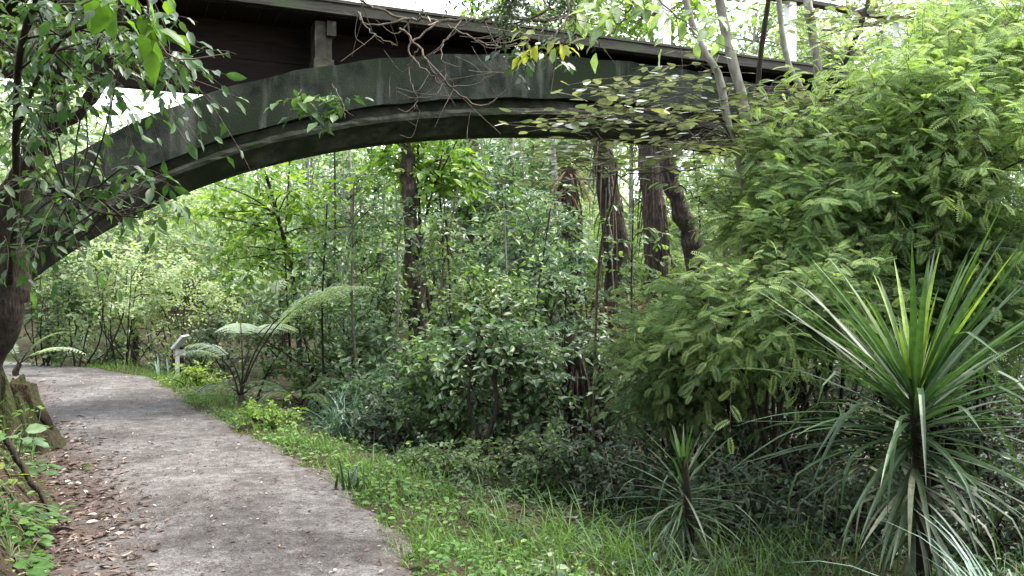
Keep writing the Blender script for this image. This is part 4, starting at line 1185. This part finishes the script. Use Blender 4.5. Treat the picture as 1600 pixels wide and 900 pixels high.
# ------------------------------------------------------------------ cabbage trees
def cabbage(label, base, head, rad, n, Lm, seed, spread, W, old=26, tintm=.5, skirt=1.0, oldt=1.0):
    rng = np.random.default_rng(seed)
    base = np.asarray(base, float); head = np.asarray(head, float)
    root = thing('cabbage_tree', label, 'cabbage tree', base)
    mb = MB()
    p = spline([base, (base + head) / 2 + np.array([.02, 0, 0]), head], 16)
    mb.tubes(p, np.linspace(rad, rad * .8, 16) * (1 + .05 * rng.normal(size=16)), 10)
    mb.build('trunk', M['dark_bark'], root, True)
    # living rosette: golden-angle spiral from the upright heart to spreading outer blades
    k = np.arange(n)
    az = k * 2.39996 + rng.normal(size=n) * .3
    f = k / (n - 1)
    el = np.pi / 2 * (1 - f ** .66 * spread) + rng.normal(size=n) * .12
    P0 = head - UP * (f * .42)[:, None] + np.stack([np.sin(az), np.cos(az), 0 * az], -1) * rad * .7
    L = Lm * (.72 + .5 * np.sin(np.pi * (.18 + .7 * f))) * rng.uniform(.85, 1.12, n)
    L[:22] *= np.linspace(.3, .85, 22) * rng.uniform(.75, 1.15, 22)
    T = tintm * (1 - .45 * f) + rng.normal(size=n) * .13 + (f < .2) * .55 * rng.uniform(.2, 1.2, n)
    kt = rng.uniform(.5, .9, n); ka = np.where(rng.uniform(size=n) < .5, rng.uniform(.3, 1.3, n), 0) * (f > .3)
    mb = MB()
    mb.blades(P0, az, el, L, W * rng.uniform(.8, 1.15, n), (.1 + .42 * f) * rng.uniform(.2, 1.8, n), T, 9, .28, 0, .02, 1.6, (kt, ka))
    mb.build('leaf_rosette', M['cabbage'], root)
    az = rng.uniform(0, 2 * np.pi, old)
    P0 = head - UP * (rng.uniform(.38, .72, old) * skirt)[:, None]
    mb = MB()
    mb.blades(P0, az, rng.uniform(-.4, .25, old), Lm * rng.uniform(.65, 1.05, old), W * rng.uniform(.75, 1.1, old), rng.uniform(.1, .65, old), rng.uniform(.0, 1.0, old) * oldt, 9, .22, 0, .02, 1.5,
              (rng.uniform(.5, .92, old), np.where(rng.uniform(size=old) < .4, rng.uniform(.4, 1.3, old), 0)))
    # the dry skirt folded down against the trunk
    m_ = int(old * .75)
    az = rng.uniform(0, 2 * np.pi, m_)
    P0 = head - UP * (rng.uniform(.55, .95, m_) * skirt)[:, None]
    mb.blades(P0, az, rng.uniform(-1.0, -.2, m_), Lm * rng.uniform(.5, .85, m_), W * rng.uniform(.7, 1.15, m_), rng.uniform(.5, 1.1, m_), rng.uniform(.1, .8, m_) * oldt, 8, .2, 0, .03, .8)
    mb.build('old_leaves', M['cabbage_old'], root)
    return root


b = ground_at(1445, 5.0)
cabbage('large cabbage tree with tall bright spiky head at the right of the frame', b, P(1430, 590, 5.0), .05, 160, .98, 201, 1.12, .039, 36, .4)
b = ground_at(1078, 5.6)
cabbage('smaller shaded cabbage tree with drooping grey blades near the bottom centre right', b, P(1068, 715, 5.6), .03, 56, .55, 202, 1.15, .018, 40, .12, .6, .55)


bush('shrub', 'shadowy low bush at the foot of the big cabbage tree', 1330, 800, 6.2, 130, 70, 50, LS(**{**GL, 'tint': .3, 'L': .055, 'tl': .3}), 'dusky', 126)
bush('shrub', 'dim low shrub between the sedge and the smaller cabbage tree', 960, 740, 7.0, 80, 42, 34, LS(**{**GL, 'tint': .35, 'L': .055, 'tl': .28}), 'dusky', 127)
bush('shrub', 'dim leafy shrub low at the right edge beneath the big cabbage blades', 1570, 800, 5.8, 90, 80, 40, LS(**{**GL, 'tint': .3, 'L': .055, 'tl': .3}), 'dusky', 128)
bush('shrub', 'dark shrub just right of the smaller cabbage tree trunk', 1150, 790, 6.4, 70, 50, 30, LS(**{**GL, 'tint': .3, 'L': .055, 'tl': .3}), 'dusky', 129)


def clump(name, label, cat, px, d, n, L, W, leaf, seed, spread=.7, droop=.7, rad=.08, tint=.5, seg=7, fold=.2, off=0.0, az0=None):
    rng = np.random.default_rng(seed)
    b = ground_at(px, d, .01)
    az = rng.uniform(0, 2 * np.pi, n) if az0 is None else R(az0) + rng.normal(size=n) * .8
    el = np.pi / 2 - np.abs(rng.normal(size=n)) * spread * .6
    P0 = b + rng.normal(size=(n, 3)) * np.array([rad, rad, 0])
    P0[:, 2] = gz(P0[:, 0], P0[:, 1]) - .01
    mb = MB()
    mb.blades(P0, az, el, L * rng.uniform(.55, 1.15, n), W * rng.uniform(.7, 1.2, n), droop * rng.uniform(.4, 1.6, n), tint + rng.normal(size=n) * .2, seg, fold)
    mb2 = mb
    o = mb2.build(name, M[leaf])
    # origin at the base of the clump
    o.data.transform(__import__('mathutils').Matrix.Translation(tuple(-b)))
    o.location = tuple(b)
    return tag(o, label, cat)


clump('flax_plant', 'small dark flax clump on the grassy path edge', 'flax', 546, 6.5, 20, .3, .022, 'cabbage', 211, .8, .5, .05, .15)
clump('flax_plant', 'upright flax clump with one yellow blade near the short brown fern trunk', 'flax', 882, 7.2, 26, .42, .024, 'cabbage', 212, .6, .4, .07, .3)
clump('sedge_tuft', 'long dark arching sedge tuft at the bottom centre', 'sedge', 880, 5.4, 150, .55, .008, 'grass', 213, .9, 1.5, .16, .4)
clump('sedge_tuft', 'sedge tuft left of the smaller cabbage tree foot', 'sedge', 990, 5.3, 120, .5, .008, 'grass', 214, .9, 1.4, .14, .3)
clump('sedge_tuft', 'wispy sedge tuft right of the smaller cabbage tree foot', 'sedge', 1160, 5.3, 110, .5, .008, 'grass', 215, 1.0, 1.5, .16, .25)
clump('sedge_tuft', 'blue-grey grass tuft in shade left of the dark thicket', 'sedge', 535, 9.6, 130, .75, .012, 'blue_blade', 216, .8, 1.3, .14, .1)
clump('sedge_tuft', 'nearest bluish-white arching sedge in the bottom right corner', 'sedge', 1590, 3.9, 60, 1.0, .017, 'blue_blade', 217, .8, 1.6, .07, .75)
clump('sedge_tuft', 'pale bluish sedge low at the bottom edge under the big cabbage tree', 'sedge', 1340, 4.25, 44, .62, .013, 'blue_blade', 218, 1.1, 1.6, .1, .6)
clump('sedge_tuft', 'dark green sedge tuft left of the big cabbage tree foot', 'sedge', 1300, 5.0, 130, .5, .009, 'cabbage', 222, .9, 1.4, .16, .35)
clump('sedge_tuft', 'dark sedge tuft at the very foot of the big cabbage tree', 'sedge', 1460, 4.7, 150, .5, .01, 'cabbage', 223, .9, 1.4, .2, .3)
clump('sedge_tuft', 'dull green sedge tuft midway between the two cabbage trees', 'sedge', 1230, 5.7, 120, .5, .009, 'cabbage', 224, .9, 1.4, .18, .3)
clump('sedge_tuft', 'leafy green sedge tuft just right of the bottom verge grass', 'sedge', 1080, 4.9, 120, .4, .008, 'cabbage', 225, 1.0, 1.4, .18, .4)
clump('sedge_tuft', 'pair of pale upright blades at the bottom edge', 'sedge', 1003, 4.55, 5, .34, .018, 'blue_blade', 219, .25, .2, .04, .7)
clump('sedge_tuft', 'two white strap leaves standing beside the small sign', 'sedge', 258, 14.6, 4, .38, .045, 'blue_blade', 220, .3, .5, .05, 1.0)
clump('dry_stalk', 'thin white dry stalk standing in the verge beyond the flax clump', 'stalk', 581, 7.0, 2, .36, .012, 'cabbage_old', 221, .05, .05, .01, 1.0)

# ------------------------------------------------------------------ unseen trees added behind the camera to shade the near path
def shade_trees():
    rng = np.random.default_rng(400)
    b = np.array([-5.5, -3.5, gzp(-5.5, -3.5) - .1])
    top = b + UP * 10
    cl = ell(b + UP * 6.6, (2.8, 2.8, 4.8), 110, rng, .3)
    r0 = plant('shade_tree', 'unseen tall leafy tree added behind the photographer to shade the near path', 'tree', b, [([b, b + UP * 5, top], .2, .06)], cl,
               LS(tw=8, tl=1.0, n=7, L=.27, asp=.6, cr=.5, tr=.008), 'glossy', 'dark_bark', 401, 'added shade trees behind the photographer', lr=(.05, .015))
    for i, (x, y, sc_) in enumerate([(-1.5, -6.5, 1.1), (3.0, -4.5, .95), (7.5, -8, 1.2), (-9.5, -1.0, 1.0), (-8, -9, 1.2), (2.5, -11, 1.3), (-11, 5, 1.0)]):
        q = r0.copy(); COL.objects.link(q)
        q.location = (x, y, gzp(x, y) - .1); q.rotation_euler = (0, 0, i * 1.7); q.scale = (sc_,) * 3
        for ch in list(r0.children):
            c = ch.copy(); COL.objects.link(c); c.parent = q


shade_trees()

# ------------------------------------------------------------------ sign post
def sign():
    b = ground_at(277, 15.0, 0)
    root = thing('sign_post', 'small white marker post with slanted panel beside the path bend', 'sign', b)
    mb = MB()
    x, y, z = b
    mb.box((x - .035, y - .03, z - .1), (.075, 0, 0), (0, .05, 0), (.01, 0, .56))
    mb.build('post', M['white'], root)
    mb = MB()
    # slanted top panel leaning to the right like an open lectern
    mb.box((x - .035, y - .16, z + .47), (.19, 0, .22), (0, .32, 0), (-.03, 0, .026))
    mb.build('sign_panel', M['white'], root)
    mb = MB()
    mb.box((x + .055, y - .045, z + .36), (.095, 0, 0), (0, .015, 0), (0, 0, .10))
    mb.build('notice', M['notice'], root)
    mb = MB()
    mb.box((x + .05, y - .028, z - .1), (.05, 0, 0), (0, .05, 0), (0, 0, .60))
    mb.build('back_post', M['dark_stem'], root)


sign()

# ------------------------------------------------------------------ stump, moss lump and sticks on the left bank
def stump():
    rng = np.random.default_rng(230)
    b = ground_at(66, 7.9, .1)
    root = thing('tree_stump', 'broken mossy stump with a dark hollow at the foot of the left bank', 'stump', b)
    mb = MB()
    n, k = 64, 34
    secs = []
    ph = rng.uniform(0, 6, 8)
    for i in range(k):
        t = i / (k - 1)
        th = np.linspace(0, 2 * np.pi, n, endpoint=False)
        rr = .84 * (.33 - .13 * t + .12 * (1 - t) ** 4) * (1 + .14 * np.sin(3 * th + ph[0]) + .08 * np.sin(5 * th + ph[1] + 2 * t) + .05 * np.sin(11 * th + ph[2] + 3 * t)
                                                       + .04 * np.sin(19 * th + ph[4] + 5 * np.sin(4 * t)) + .025 * np.sin(13 * t + 4 * th + ph[5]) + .018 * rng.normal(size=n))
        jag = .80 + .07 * np.sin(3 * th + ph[3]) + .05 * np.sin(8 * th + ph[6]) + .03 * np.sin(17 * th)
        z = t * jag * np.where(np.cos(th) > .4, .86, 1)
        cx = b[0] - .12 - .26 * t; cy = b[1] + .12 * t
        secs.append(np.stack([cx + rr * np.cos(th), cy + rr * np.sin(th), b[2] + z], -1))
    mb.loft(secs)
    mb.build('stump_wood', M['stump'], root, True)
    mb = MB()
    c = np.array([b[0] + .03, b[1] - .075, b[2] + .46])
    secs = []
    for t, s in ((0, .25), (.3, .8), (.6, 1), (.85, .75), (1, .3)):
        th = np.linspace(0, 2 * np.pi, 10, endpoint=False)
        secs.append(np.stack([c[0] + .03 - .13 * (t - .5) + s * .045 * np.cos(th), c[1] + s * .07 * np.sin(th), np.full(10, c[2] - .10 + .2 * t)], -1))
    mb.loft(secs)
    mb.build('hollow', M['hollow'], root, True)  # solid dark lump, its colour standing in for the shaded cavity


stump()


def blob(name, label, cat, c, r, mat, seed):
    rng = np.random.default_rng(seed)
    nu, nv = 18, 10
    ph = rng.uniform(0, 6, 6)
    secs = []
    for i in range(nv):
        v = -.5 * np.pi + np.pi * (i + .5) / nv
        th = np.linspace(0, 2 * np.pi, nu, endpoint=False)
        q = 1 + .18 * np.sin(2 * th + ph[0] + v) + .12 * np.sin(3 * th + ph[1] - 2 * v) + .08 * np.sin(5 * th + 3 * v + ph[2])
        secs.append(np.stack([r[0] * q * np.cos(v) * np.cos(th), r[1] * q * np.cos(v) * np.sin(th), r[2] * np.sin(v) * q], -1))
    mb = MB(); mb.loft(np.array(secs))
    o = mb.build(name, M[mat], None, True)
    o.location = tuple(c)
    return tag(o, label, cat)


c = ground_at(134, 7.15, -.02)
blob('mossy_rock', 'small dark mossy lump lying in dead leaves on the path edge', 'rock', c, (.11, .09, .055), 'moss', 231)


def stick(label, pts, r, seed, bark='twig'):
    rng = np.random.default_rng(seed)
    p = spline(pts, 16); p[1:-1] += rng.normal(size=(14, 3)) * r * .25
    mb = MB(); mb.tubes(p, np.linspace(r, r * .6, 16), 7)
    o = mb.build('fallen_stick', M[bark], None, True)
    q = np.asarray(pts[-1], float)
    o.data.transform(__import__('mathutils').Matrix.Translation(tuple(-q))); o.location = tuple(q)
    return tag(o, label, 'stick')


def on_ground(px, d, h=.02):
    q = ground_at(px, d, 0)
    q[2] += h
    return q


stick('dark stick sloping from the bank plants down to the path litter', [on_ground(8, 5.7, .2), on_ground(50, 5.65, .12), on_ground(85, 5.6, .04), on_ground(103, 5.55, .015)], .022, 232, 'dark_bark')
stick('thin brown twig lying along the right edge of the path', [on_ground(395, 8.35, .012), on_ground(425, 7.95, .012), on_ground(452, 7.6, .012)], .010, 233)

# ------------------------------------------------------------------ plants on the left bank
def herb(label, px, py, d, n, L, asp, leaf, seed, tint=.5, h=.2, spread=.1, kind='l15', elv=(.0, .5)):
    """a small plant: stems from one root each carrying one broad leaf"""
    rng = np.random.default_rng(seed)
    c = P(px, py, d)
    b = np.array([c[0], c[1], gzp(c[0], c[1]) - .01])
    root = thing('bank_plant', label, 'plant', b)
    az = rng.uniform(0, 2 * np.pi, n)
    e = c + np.stack([np.sin(az) * spread, np.cos(az) * spread, rng.normal(size=n) * .03], -1) * rng.uniform(.3, 1.2, (n, 1))
    e[:, 2] = np.maximum(e[:, 2], gz(e[:, 0], e[:, 1]) + .03)
    mb = MB()
    tt = np.linspace(0, 1, 6)[None, :, None]
    md = b * .5 + e * .5 + np.array([0, 0, .05])
    path = (1 - tt) ** 2 * b + 2 * tt * (1 - tt) * md[:, None] + tt ** 2 * e[:, None]
    mb.tubes(path, np.full((n, 6), .003), 4)
    mb.build('stems', M['green_stem'], root)
    mb = MB()
    el = rng.uniform(elv[0], elv[1], n)
    D = np.stack([np.sin(az) * np.cos(el), np.cos(az) * np.cos(el), np.sin(el) - .25], -1)
    N = np.array([0, -.35, 1.]) + rng.normal(size=(n, 3)) * .25
    mb.leaves(e, D, N, L * rng.uniform(.7, 1.15, n), L * asp * rng.uniform(.8, 1.1, n), tint + rng.normal(size=n) * .15, kind)
    mb.build('foliage', M[leaf], root, True)
    return root


herb('plant with three broad blue-green leaves in front of the stump', 25, 678, 6.2, 7, .16, .55, 'grey_leaf', 241, .7, spread=.09)
herb('low plant with one round yellow-green leaf at the left edge', 18, 752, 5.6, 5, .085, .85, 'yellow', 242, .3, spread=.05, kind='heart')
herb('dark green leafy plant on the bank just above the sloping stick', 15, 735, 5.9, 30, .09, .6, 'glossy', 250, .45, spread=.2)
herb('dull leafy plant at the left edge level with the stump foot', 5, 690, 6.6, 26, .09, .6, 'glossy', 251, .4, spread=.2)
herb('yellow-leaved sprig low on the bank edge at far left', 0, 795, 5.2, 3, .08, .8, 'yellow', 243, .7, spread=.04, kind='heart')
herb('leafy dark clump on the bank beside the sloping stick', 25, 810, 5.3, 34, .10, .6, 'glossy', 244, .5, spread=.2)
herb('bushy green clump beneath the sloping stick at far left', 10, 845, 5.0, 38, .085, .6, 'herb', 245, .35, spread=.16)
herb('broad-leaved bright plant in the bottom left corner', 15, 895, 4.6, 30, .12, .6, 'herb', 246, .45, spread=.2)
herb('small herb sprouting from the mossy stump foot', 50, 640, 7.5, 12, .07, .6, 'herb', 247, .6, spread=.12)
herb('tiny white-leaved seedling at the bottom edge of the verge', 855, 888, 4.9, 6, .07, .6, 'pale', 248, .9, spread=.05)
herb('leafy seedling with upright stem in the ground cover', 730, 800, 5.9, 10, .07, .6, 'herb', 249, .6, spread=.09)


# ------------------------------------------------------------------ ground cover, grass and litter
def scatter(n, xr, yr, rng, lo, hi, fn=None):
    x = rng.uniform(*xr, n); y = rng.uniform(yr[0] ** .5, yr[1] ** .5, n) ** 2
    sd = path_sd(x, y)
    k = (sd > lo) & (sd < hi)
    x, y, sd = x[k], y[k], sd[k]
    if fn is not None:
        k = rng.uniform(size=len(x)) < fn(x, y, sd)
        x, y, sd = x[k], y[k], sd[k]
    return x, y, sd


def grass():
    rng = np.random.default_rng(300)
    mb = MB()
    # verge on the right, thick at the path's edge and thinning into the thicket
    x, y, sd = scatter(170000, (-8, 2.6), (4.0, 16), rng, .90, 2.6, lambda x, y, s: np.clip(1.25 - (s - .95) / np.where(y < 8, .85, .75), 0, 1) * np.clip(.5 + .7 * nz2(x * 2, y * 2), .08, 1))
    n = len(x)
    z = gz(x, y) - .01
    h = rng.uniform(.07, .26, n) * (.6 + .6 * (sd - .9)).clip(.5, 1.3)
    mb.blades(np.stack([x, y, z], -1), rng.uniform(0, 6.28, n), R(90) - np.abs(rng.normal(size=n)) * .45, h, .007, rng.uniform(.2, 1.6, n), .52 + .25 * nz2(x * 1.5, y * 1.5) - .16 * (sd - 1.1) + rng.normal(size=n) * .18, 4, 0)
    x, y, sd = scatter(7000, (-.6, 5.5), (3.6, 8.5), rng, 1.7, 9, lambda x, y, s: np.clip(.45 + .8 * nz2(x * 2.1, y * 2.3 + 1), 0, 1))
    n = len(x)
    mb.blades(np.stack([x, y, gz(x, y) - .01], -1), rng.uniform(0, 6.28, n), R(90) - np.abs(rng.normal(size=n)) * .5, rng.uniform(.16, .46, n), .008, rng.uniform(.6, 2.0, n), .25 + rng.normal(size=n) * .18, 6, 0)
    # top of the left bank
    x, y, sd = scatter(26000, (-9, -2), (4.2, 15), rng, -2.6, -1.0, lambda x, y, s: np.where(y > 8.1, 1, .15))
    n = len(x)
    mb.blades(np.stack([x, y, gz(x, y) - .01], -1), rng.uniform(0, 6.28, n), R(90) - np.abs(rng.normal(size=n)) * .5, rng.uniform(.1, .34, n), .008, rng.uniform(.3, 1.7, n), .6 + rng.normal(size=n) * .18, 4, 0)
    tag(mb.build('grass', M['grass']), kind='stuff')
    # creeping herbs
    mb = MB()
    x, y, sd = scatter(60000, (-7.5, 3.4), (3.9, 15), rng, .98, 3.4, lambda x, y, s: np.clip(1.1 - (s - 1) / np.where(y < 7.5, 2.0, 1.0), 0, 1) * np.clip(.3 + 1.1 * nz2(x * 1.7 + 2, y * 1.7), 0, 1))
    n = len(x)
    hh = rng.uniform(.015, .13, n) * (1 - .6 * np.exp(-(sd - 1) * 4))
    az = rng.uniform(0, 6.28, n)
    D = np.stack([np.sin(az), np.cos(az), rng.normal(size=n) * .25], -1)
    L = rng.uniform(.018, .06, n)
    mb.leaves(np.stack([x, y, gz(x, y) + hh], -1), D, np.array([0, -.2, 1]) + rng.normal(size=(n, 3)) * .3, L, L * .75, .5 + .25 * nz2(x, y * 2) + rng.normal(size=n) * .2, 'l6')
    x, y, sd = scatter(9000, (-9, -2), (4.2, 14), rng, -2.4, -1.05, lambda x, y, s: np.where(y > 8, .8, .35))
    n = len(x); az = rng.uniform(0, 6.28, n); L = rng.uniform(.025, .07, n)
    mb.leaves(np.stack([x, y, gz(x, y) + rng.uniform(.02, .16, n)], -1), np.stack([np.sin(az), np.cos(az), rng.normal(size=n) * .25], -1), np.array([0, -.2, 1]) + rng.normal(size=(n, 3)) * .3, L, L * .7, .5 + rng.normal(size=n) * .2, 'l6')
    tag(mb.build('creeping_herbs', M['herb']), kind='stuff')
    # dark undergrowth on the forest floor
    mb = MB()
    x, y, sd = scatter(60000, (-9, 9), (4.0, 20), rng, 1.7, 9, lambda x, y, s: .5 + .4 * nz2(x * 1.3, y * 1.1))
    n = len(x); az = rng.uniform(0, 6.28, n); L = rng.uniform(.04, .10, n)
    mb.leaves(np.stack([x, y, gz(x, y) + rng.uniform(.0, .3, n) ** 1.4], -1), np.stack([np.sin(az), np.cos(az), rng.normal(size=n) * .3], -1), np.array([0, -.2, 1]) + rng.normal(size=(n, 3)) * .4, L, L * .5, .4 + rng.normal(size=n) * .22, 'l6')
    tag(mb.build('undergrowth', M['dusky']), kind='stuff')


grass()


def litter():
    rng = np.random.default_rng(310)
    mb = MB()
    x, y, sd = scatter(90000, (-9, 0), (3.8, 15), rng, -1.9, 1.05, lambda x, y, s: np.where(s < -.3, np.clip((-s - .25) * 1.6, .07, .98) * np.where(y < 9.5, 1, .3) * (.6 + .5 * nz2(x * 3, y * 3)), .10 + .14 * np.exp(-(1.0 - s) * 6)))
    n = len(x); az = rng.uniform(0, 6.28, n)
    e = (sd / HW).clip(-1, 1)
    z = np.where(np.abs(sd) < HW, .012 + .035 * (1 - e ** 2), gz(x, y)) + rng.uniform(.006, .02, n)
    L = rng.uniform(.015, .08, n) * np.where(sd > -.3, .55, 1)
    mb.leaves(np.stack([x, y, z], -1), np.stack([np.sin(az), np.cos(az), rng.normal(size=n) * .18], -1), np.array([0, 0, 1]) + rng.normal(size=(n, 3)) * .28, L, L * rng.uniform(.3, .55, n), rng.uniform(0, 1, n) ** 1.3, 'l6')
    x, y, sd = scatter(14000, (-6, 8), (4.5, 14), rng, 1.4, 8)
    n2 = len(x); az = rng.uniform(0, 6.28, n2); L = rng.uniform(.03, .09, n2)
    mb.leaves(np.stack([x, y, gz(x, y) + .015], -1), np.stack([np.sin(az), np.cos(az), rng.normal(size=n2) * .15], -1), np.array([0, 0, 1]) + rng.normal(size=(n2, 3)) * .3, L, L * .45, rng.uniform(0, .7, n2), 'l6')
    tag(mb.build('leaf_litter', M['litter']), kind='stuff')


litter()
